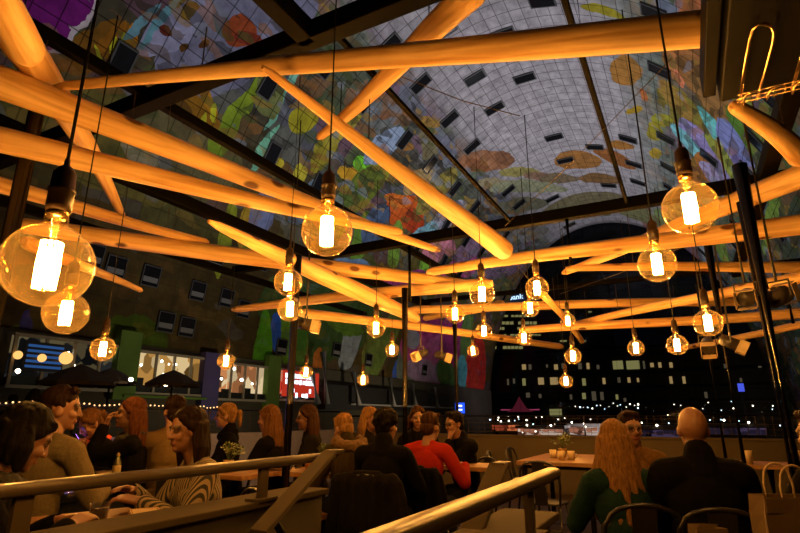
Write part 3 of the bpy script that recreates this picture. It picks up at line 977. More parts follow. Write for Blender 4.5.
for (x, y, w, h, c) in ((524, 367, 4, 5, 0), (530, 367, 3, 5, 2), (547, 366, 2, 3, 2), (556, 367, 4, 5, 0), (563, 366, 3, 5, 2), (580, 366, 4, 6, 2), (588, 366, 3.4, 6, 0), (598, 367, 3, 4, 2), (618, 365, 11, 8, 1), (633, 365, 14, 8, 1), (644, 365, 3, 8, 2), (652, 365, 4, 4, 0), (660, 365, 4, 5, 0), (671, 365, 4, 5, 0),
                        (508, 382, 2, 6, 2), (514, 381, 2, 5, 2), (524, 382, 3.4, 7, 1), (541, 381, 6, 7, 0), (554, 381, 8, 7, 0), (584, 382, 4, 7, 1), (604, 381, 3.4, 6, 0), (619, 380, 3.4, 5, 2), (629, 380, 3.4, 5, 0), (638, 380, 2.6, 4, 0), (671, 380, 4, 7, 0), (684, 380, 4, 7, 0),
                        (528, 395, 4, 5, 2), (540, 396, 3, 4, 2), (571, 397, 2.6, 5, 2), (584, 396, 4, 6, 1), (594, 396, 5, 9, 2), (602, 396, 4, 8, 2), (617, 397, 3, 5, 1), (706, 395, 4, 6, 2), (625, 400, 3, 4, 2), (725, 366, 3, 4, 2), (741, 380, 3, 4, 2), (760, 368, 4, 4, 2)):
    pix_box('window', x - w / 2, y - h / 2, x + w / 2, y + h / 2, 127.8, (lamp_o, lamp_g, lamp_dim)[c], block)
for yy in (374.5, 389.5, 403):
    zc_ = at_L(600, yy, 127.4).z
    ua_, ub_ = at_L(482, 380, 127.4).dot(PX), at_L(790, 380, 127.4).dot(PX)
    MB().box(hall((ua_ + ub_) / 2, 127.4, zc_) - block.location, (ub_ - ua_, .6, .45), PX, AX).build('balcony_band', M['dark_furn'], block)
pix_box('shop_window', 549.5, 409, 562, 416.5, 127.0, lamp_g, block)

# market stalls and small lamps on the hall floor beyond the parapet
M['stall'] = mat('stall_panel', (0.05, 0.04, 0.035), 0.6)
def stall(px, py, L, w, h, label, m_light):
    p = at_L(px, py, L)
    o = thing('market_stall', Vector((p.x, p.y, -5)), label, 'market stall', AX_ANG - PI / 2)
    zt = p.z + 5
    MB().box((0, 1.2, zt + .18), (w + .4, 2.8, .25)).build('roof', M['stall'], o)
    MB().box((0, 2.3, zt / 2), (w, .15, zt)).build('back_panel', M['stall'], o)
    MB().box((0, .1, .5), (w, .6, 1.0)).build('counter', M['stall'], o)
    MB().box((0, -.1, zt - h / 2), (w, .12, h)).build('sign', m_light, o)
    for sx in (-1, 1):
        MB().box((sx * w / 2, .1, zt / 2), (.12, .12, zt)).build('post', M['stall'], o)
    for k in range(2):
        MB().ell((w * (k - .5 + random.uniform(-.4, .4)) / 2.4, -.3, zt + random.uniform(.3, .6)), .07, nu=8, nv=6).build('lamp', lamp_w, o, True)
sign_p = shop_emit('stall_pale_goods', (.5, .2, .12), (1.0, .75, .6), .6, 1.6, 2.2)
sign_v = shop_emit('stall_violet_goods', (.02, .014, .03), (.10, .07, .16), .6, 1.6, 2.2)
sign_r = shop_emit('stall_red_goods', (.3, .05, .02), (1.0, .25, .08), .7, 1.6, 2.2)
stall(540, 429, 52, 4.2, 1.0, 'market stall with pale glowing sign behind the empty table', sign_p)
stall(508, 425, 60, 3.6, .6, 'market stall with small red lit sign right of the blue sign', sign_r)
stall(583, 427, 55, 2.6, .7, 'market stall glowing beside the blonde woman', sign_p)
stall(652, 430, 48, 5.0, .7, 'dim violet market stall between blonde woman and bald man', sign_v)
stall(735, 428, 50, 4.0, .5, 'dim market stall seen between the right hand posts', sign_v)
rr = random.Random(11)
lm_me = MB().ell((0, 0, 0), .065, nu=8, nv=6).mesh('stall_lamp')
lm_me.materials.append(emit('small_lamp', (1, .85, .65), 5, False))
lm_me2 = lm_me.copy()
lm_me2.materials.clear()
lm_me2.materials.append(emit('small_cool_lamp', (.6, .8, 1), 4, False))
for i in range(70):
    if i < 30:
        px, py = rr.uniform(490, 606), rr.uniform(416, 434)
    elif i < 46:
        px, py = 575 + (i - 30) * 4.2 + rr.uniform(-1, 1), 406 + rr.uniform(-3, 3)
    elif i < 60:
        px, py = rr.uniform(635, 800), rr.uniform(400, 432)
    else:
        px, py = rr.uniform(700, 800), rr.uniform(395, 412)
    o = bpy.data.objects.new('stall_lamp', lm_me if rr.random() < .65 else lm_me2)
    COL.objects.link(o)
    o.location = at(px, py, rr.uniform(46, 70))
    s_ = rr.uniform(.5, 1.3)
    o.scale = (s_, s_, s_)
    tag(o, 'tiny glowing market lamp far beyond the terrace railing', 'lamp', 'tiny lamps of the market floor')
# pink lit star tent outside, blue lit sign, violet marker
tent = thing('lit_tent', at_L(520, 412, 100), 'small pink lit pointed tent outside, left of the lit apartment windows', 'tent', AX_ANG - PI / 2)
MB().lathe([(2.6, 0), (1.3, .7), (.5, 1.9), (.02, 2.8)], 8).build('tent_roof', emit('pink_tent', (.6, .06, .12), .16, False), tent)
MB().tube([(-3.6, 0, .4), (3.6, 0, .4)], .12, 6).build('light_tube', lamp_pink, tent)
bs = thing('lit_sign', at_L(460, 408, 30), 'small square blue lit sign with white marks below a steel post', 'sign', AX_ANG - PI / 2)
MB().box((0, 0, 0), (.55, .1, .6)).build('sign_panel', emit('blue_sign', (.02, .09, 1.0), 1.3, False), bs)
MB().box((0, -.06, .12), (.3, .02, .1)).box((-.02, -.06, -.1), (.36, .02, .08)).build('white_marks', lamp_white, bs)
MB().tube([(0, .02, -.3), (0, .02, -5.8)], .05, 6).build('post', M['black_steel'], bs)
bs2 = thing('lit_sign', at_L(741, 387.5, 34), 'tiny blue lit sign between the thin right hand posts', 'sign', AX_ANG - PI / 2)
MB().box((0, 0, 0), (.28, .08, .42)).build('sign_panel', emit('blue_sign_small', (.08, .12, .9), .8, False), bs2)
MB().tube([(0, .02, -.2), (0, .02, -7.5)], .04, 6).build('post', M['black_steel'], bs2)

# ------------------------------------------------------------------ terrace
U0, U1, L0, L1 = -6.6, 6.5, -3.0, 9.9
struct(MB().box(hall((U0 + U1) / 2, (L0 + L1) / 2, -.15), (U1 - U0, L1 - L0, .3), PX, AX).build('floor', M['deck']))
fl = bpy.data.objects['floor']
# far parapet with mesh railing
struct(MB().box(hall((U0 + U1) / 2, L1, .455), (U1 - U0, .16, .91), PX, AX).build('wall_far', M['far_parapet']))
struct(MB().box(hall((U0 + U1) / 2, L1, .925), (U1 - U0, .22, .03), PX, AX).build('trim_%d' % ci, M['far_parapet']))
ci += 1
def mesh_rail(name, a, b, z0, z1, label, step=.11):
    a, b = Vector(a), Vector(b)
    d = (b - a)
    Ln = d.length
    d.normalize()
    root = thing(name, a, label, 'railing')
    n = max(1, round(Ln / 1.7))
    MB().tube([Vector((0, 0, z1)), d * Ln + Vector((0, 0, z1))], .02, 8).build('top_rail', M['rail_steel'], root, True)
    for k in range(n + 1):
        q = d * (Ln * k / n)
        MB().tube([q + Vector((0, 0, z0)), q + Vector((0, 0, z1))], .018, 8).build('post', M['rail_steel'], root, True)
    for k in range(n):
        mb = MB()
        x = Ln * k / n + step
        while x < Ln * (k + 1) / n:
            q = d * x
            mb.tube([q + Vector((0, 0, z0 + .03)), q + Vector((0, 0, z1))], .004, 4)
            x += step
        for zz in np.linspace(z0 + .05, z1 - .05, 4):
            mb.tube([d * (Ln * k / n) + Vector((0, 0, zz)), d * (Ln * (k + 1) / n) + Vector((0, 0, zz))], .004, 4)
        mb.build('wire_panel', M['rail_steel'], root)
    return root
mesh_rail('railing', hall(U0 + .1, L1, 0), hall(U1 - .1, L1, 0), .94, 1.27, 'steel railing with wire mesh on the brown parapet at the far end')
M['blue_panel'] = mat('blue_grey_panel', (0.10, 0.11, 0.24), 0.6)
struct(MB().box(hall(U0, (L0 + L1) / 2, .5), (.14, L1 - L0, 1.0), PX, AX).build('wall_side', M['blue_panel']))
mesh_rail('railing', hall(U0, L0 + .1, 0), hall(U0, L1 - .15, 0), 1.0, 1.36, 'steel railing along the blue-grey side parapet behind the diners', .3)
# fairy lights along that railing
fs_ = thing('fairy_light_string', hall(U0 + .05, 1.5, 1.38), 'string of tiny warm lights along the side railing behind the diners', 'string lights')
pts = [hall(U0 + .05, 1.5 + .2 * k, 1.385 + .012 * math.sin(k * 2.1)) - fs_.location for k in range(26)]
MB().tube(pts, .006, 5).build('cable', M['cord'], fs_)
fb = emit('fairy_bulb', (1.0, .55, .2), 2.6, False)
b_me = MB().ell((0, 0, 0), .010, nu=8, nv=6).mesh('bulb')
b_me.materials.append(fb)
for i in range(78):
    t_ = i / 3
    k = min(24, int(t_))
    p = pts[k].lerp(pts[k + 1], t_ - k if k < 24 else .5)
    o = bpy.data.objects.new('bulb', b_me)
    COL.objects.link(o)
    o.location = p + Vector((0, 0, .012 + random.uniform(-.01, .01)))
    o.parent = fs_

# low parapets with handrails on both sides of the stair opening
def handrail(u, La, Lb, label, posts, plabel, lo, pu, pL):
    # parapet
    pr = thing('stair_parapet', hall(pu, pL, 0), plabel, 'low wall', AX_ANG)
    ln = pL - lo
    MB().box((-ln / 2, 0, .42), (ln, .16, .84)).build('panel', M['parapet'], pr)
    MB().box((-ln / 2, 0, .855), (ln + .02, .24, .03)).build('cap', M['parapet_cap'], pr, bevel=.006)
    hr = thing('handrail', hall(u, Lb, .87), label, 'handrail', AX_ANG)
    zt = 1.035 - .87
    l2 = Lb - La
    prof = []
    m = MB()
    n = 14
    vs, fs = [], []
    for x in (0.0, -l2):
        for k in range(n):
            a = 2 * PI * k / n
            y = .030 * math.copysign(abs(math.cos(a)) ** .6, math.cos(a))
            z = .022 * math.copysign(abs(math.sin(a)) ** .6, math.sin(a))
            vs.append((x, y, zt + z))
    for k in range(n):
        fs.append((k, (k + 1) % n, n + (k + 1) % n, n + k))
    fs += [tuple(range(n)), tuple(range(2 * n - 1, n - 1, -1))]
    m.add(vs, fs)
    rl = m.build('rail', M['rail_steel'], hr)
    smooth_by_angle(rl)
    for L in posts:
        x = L - Lb
        p = MB().box((x, 0, zt / 2), (.055, .02, zt)).build('post', M['parapet_cap'], hr)
        MB().box((x, 0, .006), (.14, .08, .012)).build('base_plate', M['parapet_cap'], p)
    return hr
hr1 = handrail(-1.86, -.6, 2.66, 'long steel handrail in front of the left diners', (1.02, 2.1), 'low brown parapet under the left handrail', -.6, -1.95, 2.6)
hr2 = handrail(-.52, -.6, 2.28, 'near steel handrail rising from the bottom edge', (1.9,), 'low brown parapet under the near right handrail', -.6, -.66, 2.42)
# sloping stair rails
def stair_rail(p0, p1, stub, label):
    o = thing('stair_rail', Vector((p1.x, p1.y, 0)), label, 'handrail')
    d = (p1 - p0).normalized()
    side = Vector((-AX.y, AX.x, 0))
    up = side.cross(d).normalized()
    c = (p0 + p1) / 2 - o.location
    MB().box(c, ((p1 - p0).length, .085, .022), d, side, up).build('sloping_bar', M['parapet_cap'], o, bevel=.004)
    q = p1 - o.location
    MB().box(q + AX * (stub / 2 - .02), (stub, .06, .022), AX, side).build('top_bar', M['rail_steel'], o, bevel=.004)
    b0 = p0 - o.location
    MB().tube([b0, Vector((b0.x, b0.y, -.0))], .02, 8).build('foot', M['parapet_cap'], o, True)
pa = at(330, 452, 2.9)
pb = at(258, 533, 2.05)
stair_rail(pb, pa, .12, 'sloping flat stair rail at the end of the left handrail')
pa = at(499, 465, 2.30)
pb = at(470, 536, 1.85)
stair_rail(pb, pa, .11, 'sloping flat stair rail behind the near right handrail')
o = thing('dark_bar', hall(-1.735, 2.3, 0), 'dark diagonal brace crossing below the left sloping stair rail', 'crossbar', AX_ANG)
MB().tube([(-.25, 0, .80), (.12, 0, .40), (.3, 0, .05)], .018, 8).build('bar', M['black_steel'], o, True)  # dark bent tube crossing below the left stair rail
MB().box((.3, 0, .02), (.1, .08, .04)).build('foot_plate', M['black_steel'], o)

# ------------------------------------------------------------------ black steel canopy frame
ZF = 3.3
fr = thing('canopy_frame', hall(-1.3, 5, 0), 'black steel frame of posts and beams carrying the pale timber poles', 'canopy frame', AX_ANG - PI / 2)
FI = fr.location.copy()
def fl_(u, L, z):     # frame-local coordinates: x across, y along the hall
    return Vector((u + 1.3, L - 5, z))
def fbeam(u0, L0_, u1, L1_, z=ZF, w=.1, h=.14, name='beam'):
    a, b = fl_(u0, L0_, z), fl_(u1, L1_, z)
    d = (b - a).normalized()
    sd = Vector((-d.y, d.x, 0))
    MB().box((a + b) / 2, ((b - a).length, w, h), d, sd).build(name, M['black_steel'], fr, bevel=.006)
def fpost(p, r=.04, z=ZF):
    u, L, _ = to_hall(p)
    q = fl_(u, L, 0)
    MB().tube([q, q + Vector((0, 0, z))], r, 14).build('post', M['post_steel'], fr, True)
    b_ = MB().box(q + Vector((0, 0, .01)), (.2, .2, .02)).build('base_plate', M['black_steel'], fr)
for (px, py, t, r, hz) in ((20, 190, 3.0, .042, 3.3), (291, 380, 4.7, .04, 2.72), (405, 380, 6.0, .04, 2.72), (456, 370, 8.0, .04, 2.8), (771, 330, 3.2, .045, 2.85), (752, 260, 4.1, .035, 2.9), (727, 360, 5.0, .04, 2.95), (715, 390, 6.5, .04, 2.9)):
    fpost(at(px, py, t), r, hz)
fbeam(-4.2, 1.97, 6.0, 1.97, h=.12)
fbeam(-4.2, 5.42, 6.0, 5.42, h=.12)
fbeam(-4.2, 9.0, 6.0, 9.0, z=3.37, h=.07)
fbeam(-4.18, -1.5, -4.18, 9.05, h=.12)
fbeam(-5.6, -1.5, -5.6, 9.05, z=3.25, w=.07, h=.09)
fbeam(.84, -1.5, .84, 9.05, w=.12, h=.12)
fbeam(-1.62, -1.5, -1.62, 1.97, w=.1, h=.12)
fbeam(-3.0, -1.5, -3.0, 9.0, z=3.36, w=.06, h=.08)
fbeam(-1.48, 1.97, -1.48, 5.42, z=3.3, w=.035, h=.035, name='tie_rod')
fbeam(-.305, -1.5, -.305, 5.42, z=3.3, w=.035, h=.035, name='tie_rod')
fbeam(-5.6, 5.42, -4.2, 5.42, h=.1)
fbeam(-5.6, 1.97, -4.2, 1.97, h=.1)
# short vertical hangers below the beams
for (u, L, zz) in ((-2.75, 5.42, 2.55), (-.9, 5.42, 2.75), (.9, 6.9, 2.6), (1.4, 9.0, 2.5)):
    MB().tube([fl_(u, L, zz), fl_(u, L, ZF)], .022, 8).build('hanger', M['black_steel'], fr, True)

# ------------------------------------------------------------------ pale timber poles
POLES = [
 (52, 86, 9, 3.02, 742, 26.5, 38, 2.98, 0, 'long timber pole spanning the whole top of the picture, thin tip at left'),
 (486, -14, 33, 3.26, 316, 138, 8, 3.2, 0, 'timber pole slanting down-left behind the top spanning pole'),
 (265, 68, 8, 2.80, 506, 253, 21, 2.9, 0, 'timber pole slanting from under the top pole down to picture centre'),
 (-22, -36, 52, 3.1, 123, 216, 6, 3.12, 0, 'steep timber pole at top left whose tip points down-right'),
 (-45, -75, 38, 2.80, 29, 57, 34, 2.80, 0, 'blunt timber pole end jutting in at the top left corner'),
 (-25, 75, 36, 2.92, 439, 250, 6, 2.95, 0, 'thick timber pole from left edge slanting to a thin tip, upper of the crossing pair'),
 (-25, 135, 28, 2.72, 400, 233, 8, 2.80, 0, 'timber pole with wavy grain from left edge, just below the thick slanting one'),
 (-25, 180, 18, 3.0, 209, 243, 7, 3.0, 0, 'timber pole low at left edge behind the biggest bulb, tip pointing right'),
 (10, 224, 15, 2.9, 478, 287, 8, 2.9, 5, 'long timber pole running right from behind the biggest bulb'),
 (207, 221, 7, 2.70, 419, 320, 9, 2.64, 9, 'timber pole with two pale tips slanting down past the stacked bulbs at left centre'),
 (22, 240, 15, 3.0, 142, 291, 5, 3.0, 0, 'short timber tip pointing down-right beside the biggest bulb'),
 (233, 309, 6, 2.8, 492, 282, 12, 2.8, 2, 'timber pole rising rightward from a thin tip behind the stacked bulbs'),
 (428, 272, 8, 2.9, 840, 217, 22, 2.85, 1, 'long timber pole running from centre to the right edge, below the large right bulb'),
 (835, 164, 27, 3.1, 563, 272, 6, 3.12, 0, 'timber pole slanting down-left from the right edge behind the large right bulb'),
 (566, 268, 6, 2.72, 840, 266, 13, 2.72, 0, 'level thin timber pole at right under the long rising one'),
 (573, 325, 6, 2.8, 840, 268, 14, 2.8, 0, 'timber pole rising rightward past the bulb beside the right posts'),
 (408, 309, 8, 3.02, 748, 301, 9, 3.0, 0, 'far level timber pole just beneath the distant blue-white sign'),
 (520, 331, 7, 2.70, 840, 310, 11, 2.7, 0, 'lowest far timber pole at right, above the row of small bulbs'),
 (298, 312, 10, 2.72, 562, 346, 6, 2.72, 0, 'far timber pole sloping gently down to the right at centre'),
 (424, 319, 6, 3.1, 504, 303, 8, 3.1, 0, 'short far timber pole crossing at centre under the round bulb'),
 (543, 293, 8, 2.9, 582, 341, 5, 2.62, 0, 'short pinkish pole tip pointing down between the far central bulbs'),
 (738, 103, 14, 2.70, 799, 157, 23, 2.75, 0, 'short thick timber pole below the black box at top right'),
 (668, 352, 4, 2.55, 840, 316, 9, 2.6, 0, 'slim far timber pole behind the right hand posts'),
]
wire = MB
M['wire'] = mat('steel_wire', (0.10, 0.075, 0.05), 0.4, 0.6)
def timber(i, x0, y0, w0, z0, x1, y1, w1, z1, belly, label):
    a, b = at_z(x0, y0, z0), at_z(x1, y1, z1)
    def rad(p, w):
        q = p - EYE
        f = q.y * CT + q.z * ST
        return w / 2 * f / F
    r0, r1 = rad(a, w0), rad(b, w1)
    rb = rad((a + b) / 2, belly) if belly else 0
    Ln = (b - a).length
    rnd = random.Random(i)
    n, m = 24, 46
    vs, fs = [], []
    o1, o2 = rnd.uniform(0, 9), rnd.uniform(0, 9)
    for k in range(m + 1):
        t = k / m
        x = t * Ln
        r = r0 + (r1 - r0) * t + rb * math.sin(PI * t) ** .8
        e = min(x, Ln - x)
        rr_ = (r0 if t < .5 else r1)
        endr = .55 + .45 * min(1, math.sqrt(max(0, e / max(.02, rr_ * .9))))
        r *= endr
        by = .02 * math.sin(PI * t * 1.3 + o1)
        bz = .015 * math.sin(PI * t * 1.7 + o2)
        for j in range(n):
            an = 2 * PI * j / n
            q = 1 + .05 * mnoise.noise(Vector((x * 1.6 + i * 7, math.cos(an) * .9, math.sin(an) * .9)))
            vs.append((x, by + r * q * math.cos(an), bz + r * q * math.sin(an)))
    for k in range(m):
        for j in range(n):
            c_, d_ = k * n + j, k * n + (j + 1) % n
            fs.append((c_, d_, d_ + n, c_ + n))
    fs.append(tuple(range(n - 1, -1, -1)))
    fs.append(tuple(m * n + j for j in range(n)))
    mb = MB().add(vs, fs)
    root = thing('timber_pole', a, label, 'timber pole')
    d = (b - a).normalized()
    yv = Vector((0, 0, 1)).cross(d).normalized()
    zv = d.cross(yv)
    root.rotation_euler = Matrix((d, yv, zv)).transposed().to_euler()
    o = mb.build('log', M['pole'], root)
    smooth_by_angle(o, 50)
    # two suspension wires up to the frame
    mi = root.rotation_euler.to_matrix().inverted()
    for f in (.25, .8):
        p = a.lerp(b, f)
        zz = max(ZF, p.z + .25)
        MB().tube([(f * Ln, 0, 0), Vector((f * Ln, 0, 0)) + mi @ Vector((0, 0, zz - p.z))], .004, 5).build('hanging_wire', M['wire'], root)
    return root
for i, P in enumerate(POLES):
    timber(i, *P)

# thin bracing cables seen against the ceiling
for (p, q, lb) in ((at_z(397, 75, 3.25), at_z(520, 116, 3.28), 'thin wire sagging under the grey ceiling near the top pole'), (at_z(672, 58, 3.2), at_z(505, 226, 3.2), 'thin wire slanting from upper right bulb cord down to centre'), (at_z(560, 294, 3.1), at_z(700, 240, 3.1), 'thin wire behind the middle right bulb'), (at_z(505, 250, 3.0), at_z(548, 300, 3.0), 'thin wire from the slanting pole end to the far bulbs')):
    o = thing('steel_cable', p, lb, 'cable')
    d = q - p
    MB().tube([Vector((0, 0, 0)), d * .5 - Vector((0, 0, .03)), d], .0035, 5).build('strand', M['wire'], o)

# ------------------------------------------------------------------ globe pendant bulbs
def proto_bulb():
    root = thing('pendant_bulb', (0, 0, 0), '', 'pendant lamp')
    r = .1
    prof = []
    for k in range(0, 25):
        th = -PI / 2 + (PI * .905) * k / 24
        prof.append((max(.0008, r * math.cos(th)), r * math.sin(th)))
    rz = prof[-1]
    prof += [(rz[0] * .92, rz[1] + .006), (.027, rz[1] + .014), (.026, rz[1] + .03), (.024, rz[1] + .036)]
    MB().lathe(prof, 36).build('glass_globe', M['amber'], root, True)
    zt = rz[1] + .036
    MB().lathe([(.001, zt - .012), (.023, zt - .012), (.025, zt), (.025, zt + .008), (.001, zt + .008)], 20).build('bulb_cap', M['brass'], root, True)
    fm = MB()
    n = 11
    for k in range(n):
        a0 = 2 * PI * k / n
        a1 = a0 + .25
        fm.tube([(.021 * math.cos(a0), .021 * math.sin(a0), .056), (.0225 * math.cos((a0 + a1) / 2), .0225 * math.sin((a0 + a1) / 2), 0), (.021 * math.cos(a1), .021 * math.sin(a1), -.058)], .0032, 5)
    fm.build('filament', M['filament'], root, True)
    sm = MB()
    sm.tube([(0, 0, zt), (0, 0, .07)], [.012, .007], 10)
    sm.tube([(0, 0, .07), (0, 0, -.066)], .003, 6)
    sm.build('stem', M['stem'], root, True)
    hk = MB()
    for zz in (.058, -.060):
        for k in range(n):
            a0 = 2 * PI * k / n
            hk.tube([(0, 0, zz), (.021 * math.cos(a0), .021 * math.sin(a0), zz)], .0012, 4)
    hk.build('filament_hooks', M['brass'], root)
    sk = MB()
    sk.lathe([(.001, zt + .004), (.027, zt + .004), (.029, zt + .02), (.0285, zt + .055), (.031, zt + .056), (.031, zt + .062), (.0275, zt + .064), (.026, zt + .105), (.018, zt + .12), (.007, zt + .128), (.006, zt + .145), (.001, zt + .147)], 20)
    sk.build('socket', M['socket'], root, True)
    return root, zt + .145
PB, CZ = proto_bulb()
BULBS = [
 (48, 265, 84, 'largest glowing globe bulb, hanging nearest at the left edge'),
 (327, 231, 51, 'large globe bulb left of picture centre, its cord crossing the slanting pole'),
 (690, 208, 52, 'large globe bulb at upper right in front of two timber poles'),
 (657, 264, 36, 'globe bulb just below-left of the large upper right bulb'),
 (66, 313, 42, 'globe bulb partly tucked beneath the largest left bulb'),
 (103, 349, 24, 'small globe bulb above the man in the grey sweater'),
 (288, 282, 28, 'upper one of the two stacked bulbs left of centre'),
 (290, 309, 25, 'lower one of the two stacked bulbs left of centre'),
 (482, 294, 25, 'globe bulb left of the distant blue-white roof sign'),
 (537, 288, 23, 'globe bulb right of the distant blue-white roof sign'),
 (530, 308, 18, 'smaller bulb tucked under the one right of the roof sign'),
 (376, 328, 19, 'globe bulb over the sloping far pole, above the curly haired person'),
 (392, 350, 14, 'dim small bulb just right of and below the one on the sloping far pole'),
 (455, 314, 19, 'bulb at centre left of a taller hung round bulb'),
 (484, 331, 16, 'small bulb directly below the bulb left of the roof sign'),
 (473, 351, 12, 'tiny far bulb in front of the red painted wall end'),
 (363, 380, 12, 'tiny far bulb hanging low before the green painted wall'),
 (306, 372, 13, 'tiny far bulb in front of the red lit shop sign'),
 (226, 361, 17, 'small bulb between the warm shop and the cream shop'),
 (708, 323, 27, 'globe bulb beside the thin right hand posts'),
 (677, 345, 20, 'small bulb above the bald man'),
 (636, 348, 16, 'small bulb above the lit wide apartment windows'),
 (568, 321, 15, 'small bulb by the pinkish pointing pole tip'),
 (573, 356, 16, 'upper of two far bulbs in front of the apartment block'),
 (566, 381, 13, 'lowest far bulb in front of the apartment block'),
 (524, 338, 15, 'small bulb in front of the office tower windows'),
]
cord_of = {0: 3.3, 1: 3.3, 2: 3.3}
for i, (px, py, d, lb) in enumerate(BULBS):
    t = .2 * F / d
    o = PB if i == 0 else copy_tree(PB)
    p = at(px, py, t)
    o.location = p
    o.rotation_euler = (0, 0, random.uniform(0, 6))
    o['label'] = lb
    top = (3.3 if i < 4 else 2.95) - p.z
    MB().tube([(0, 0, CZ - .01), (0, 0, top)], .0042 if i else .0045, 6).build('cord', M['cord'], o)

# ------------------------------------------------------------------ clamp spotlights on the frame
M['spot_body'] = mat('spotlight_body', (0.05, 0.042, 0.035), 0.4)
M['spot_flap'] = mat('spotlight_flap', (0.55, 0.42, 0.25), 0.4)
def spotlight(px, py, t, yaw, pitch, label):
    p = at(px, py, t)
    o = thing('clamp_spotlight', p, label, 'spotlight', yaw)
    Rm = Matrix.Rotation(pitch, 3, 'X')
    b = MB()
    b.tube([Rm @ Vector((0, -.11, 0)), Rm @ Vector((0, -.09, 0)), Rm @ Vector((0, .07, 0))], [.03, .052, .058], 16)
    b.build('housing', M['spot_body'], o, True)
    for (c, s) in (((0, .10, .062), (.11, .08, .004)), ((0, .10, -.062), (.11, .08, .004)), ((.062, .10, 0), (.004, .08, .11)), ((-.062, .10, 0), (.004, .08, .11))):
        MB().box(Rm @ Vector(c), s, Rm @ Vector((1, 0, 0)), Rm @ Vector((0, 1, 0))).build('barn_door', M['spot_flap'], o)
    MB().tube([(-.068, 0, 0), (-.068, 0, .1), (.068, 0, .1), (.068, 0, 0)], .007, 6).build('bracket', M['spot_body'], o)
    MB().tube([(0, 0, .1), (0, 0, max(.2, ZF - p.z))], .009, 6).build('stem', M['spot_body'], o)
spotlight(421, 354, 7.6, R(120), R(-25), 'left clamp spotlight of the pair by the pink painted wall')
spotlight(442, 356, 7.6, R(-100), R(-20), 'right clamp spotlight of the pair by the pink painted wall')
spotlight(708, 346, 4.9, R(150), R(-30), 'clamp spotlight right under the bulb at the thin posts')
spotlight(731, 343, 5.0, R(-120), R(-30), 'small clamp spotlight between the thin posts and the thick post')
spotlight(747, 297, 3.7, R(140), R(-20), 'clamp spotlight beside the thick right post, upper left of it')
spotlight(779, 297, 3.3, R(-60), R(20), 'clamp spotlight with open flaps right of the thick right post')
spotlight(306, 325, 5.4, R(-90), R(-10), 'clamp spotlight hanging at the left post under the poles')

# black overhead panel with bent brass tubes beneath, top right
ZB = 2.6
hc = at_z(720, 103, ZB)
hb = thing('heater_panel', Vector((hc.x, hc.y, ZB)), 'black overhead heater panel with bent shiny tubes in the top right corner', 'heater', AX_ANG - PI / 2)
MB().box((.5, -.62, .06), (1.0, 1.24, .12)).build('panel_body', M['black_steel'], hb, bevel=.008)
MB().box((-.035, -.65, .10), (.05, 1.3, .12)).build('side_bar', M['black_steel'], hb, bevel=.005)
for x_ in (.15, .95):
    for y_ in (-1.1, -.2):
        MB().tube([(x_, y_, .1), (x_, y_, .68)], .012, 8).build('hanger', M['black_steel'], hb)
hinv = Matrix.Rotation(-(AX_ANG - PI / 2), 3, 'Z')
def hp_(px, py, dz):
    return hinv @ (at_z(px, py, ZB + dz) - hb.location)
u1 = [(740, 101), (745, 66), (750, 38), (753, 29), (758, 24.5), (765, 24), (771, 26), (774, 31), (773.5, 40), (766, 68), (757, 99)]
q1 = [hp_(x, y, -.035) for x, y in u1]
MB().tube(q1, .0062, 10).build('bent_tube', M['brass'], hb, True)
step_ = (q1[-1] - q1[0])
for k in (1, 2, 3):
    MB().tube([q + Vector((.185 * k, 0, 0)) for q in q1], .0062, 10).build('bent_tube', M['brass'], hb, True)
y0 = q1[0].y
for dy, dz in ((-.015, -.05), (-.05, -.05), (-.085, -.05)):
    MB().tube([(.05, y0 + dy, dz), (.97, y0 + dy, dz)], .003, 6).build('rod', M['brass'], hb, True)
for k in range(10):
    x0 = .075 + .088 * k
    pts = [(x0, y0 + .005, -.055), (x0, y0 - .06, -.06)]
    for j in range(7):
        a = PI - PI * j / 6
        pts.append((x0 + .028 + .028 * math.cos(a), y0 - .075 - .025 * math.sin(a), -.062))
    pts += [(x0 + .056, y0 - .04, -.06)]
    MB().tube(pts, .0036, 8).build('wire_loop', M['brass'], hb, True)
# ------------------------------------------------------------------ unseen spots added to brighten the vault and its flanks
def fill_spot(u, L, z, power, aim, ang=120, col=(0.98, 0.95, 1.0)):
    d = bpy.data.lights.new('added_vault_spot', 'SPOT')
    d.energy = power
    d.spot_size = R(ang)
    d.spot_blend = 0.9
    d.shadow_soft_size = 0.4
    d.color = col
    o = bpy.data.objects.new('added_vault_spot', d)
    COL.objects.link(o)
    o.location = hall(u, L, z)
    v = hall(*aim) - o.location
    o.rotation_euler = v.to_track_quat('-Z', 'Y').to_euler()
FP = 1.0
for (u, L) in ((-12, 20), (-7, 36), (-7, 54), (-7, 72)):
    fill_spot(u, L, -3.5, (13500 if L > 30 else 9000) * FP, (-9 if L > 30 else -14, L + 2, 30))
fill_spot(3, 30, -3.5, 3200 * FP, (9, 34, 14), 100)
fill_spot(-15, 46, -3.5, 3400 * FP, (-27, 48, 13), 110, (1.0, .80, .52))
fill_spot(-14, 24, -3.5, 2600 * FP, (-27, 26, 13), 110, (1.0, .80, .52))
fill_spot(-14, 78, -3.5, 2600 * FP, (-25, 80, 9), 90, (1.0, .8, 1.0))
for (u_, L_, e_) in ((14, 108, 900), (30, 104, 900), (46, 100, 700)):
    d_ = bpy.data.lights.new('facade_fill', 'POINT')  # unseen point light added to brighten the outside facade
    d_.energy = e_
    d_.color = (1.0, .62, .3)
    d_.shadow_soft_size = .3
    o_ = bpy.data.objects.new('facade_fill', d_)
    COL.objects.link(o_)
    o_.location = hall(u_, L_, -2.5)
fill_spot(3, 56, -3.5, 2600 * FP, (9.8, 58, 5), 110, (.9, .95, 1.0))
w = bpy.data.worlds.new('night')
w.use_nodes = True
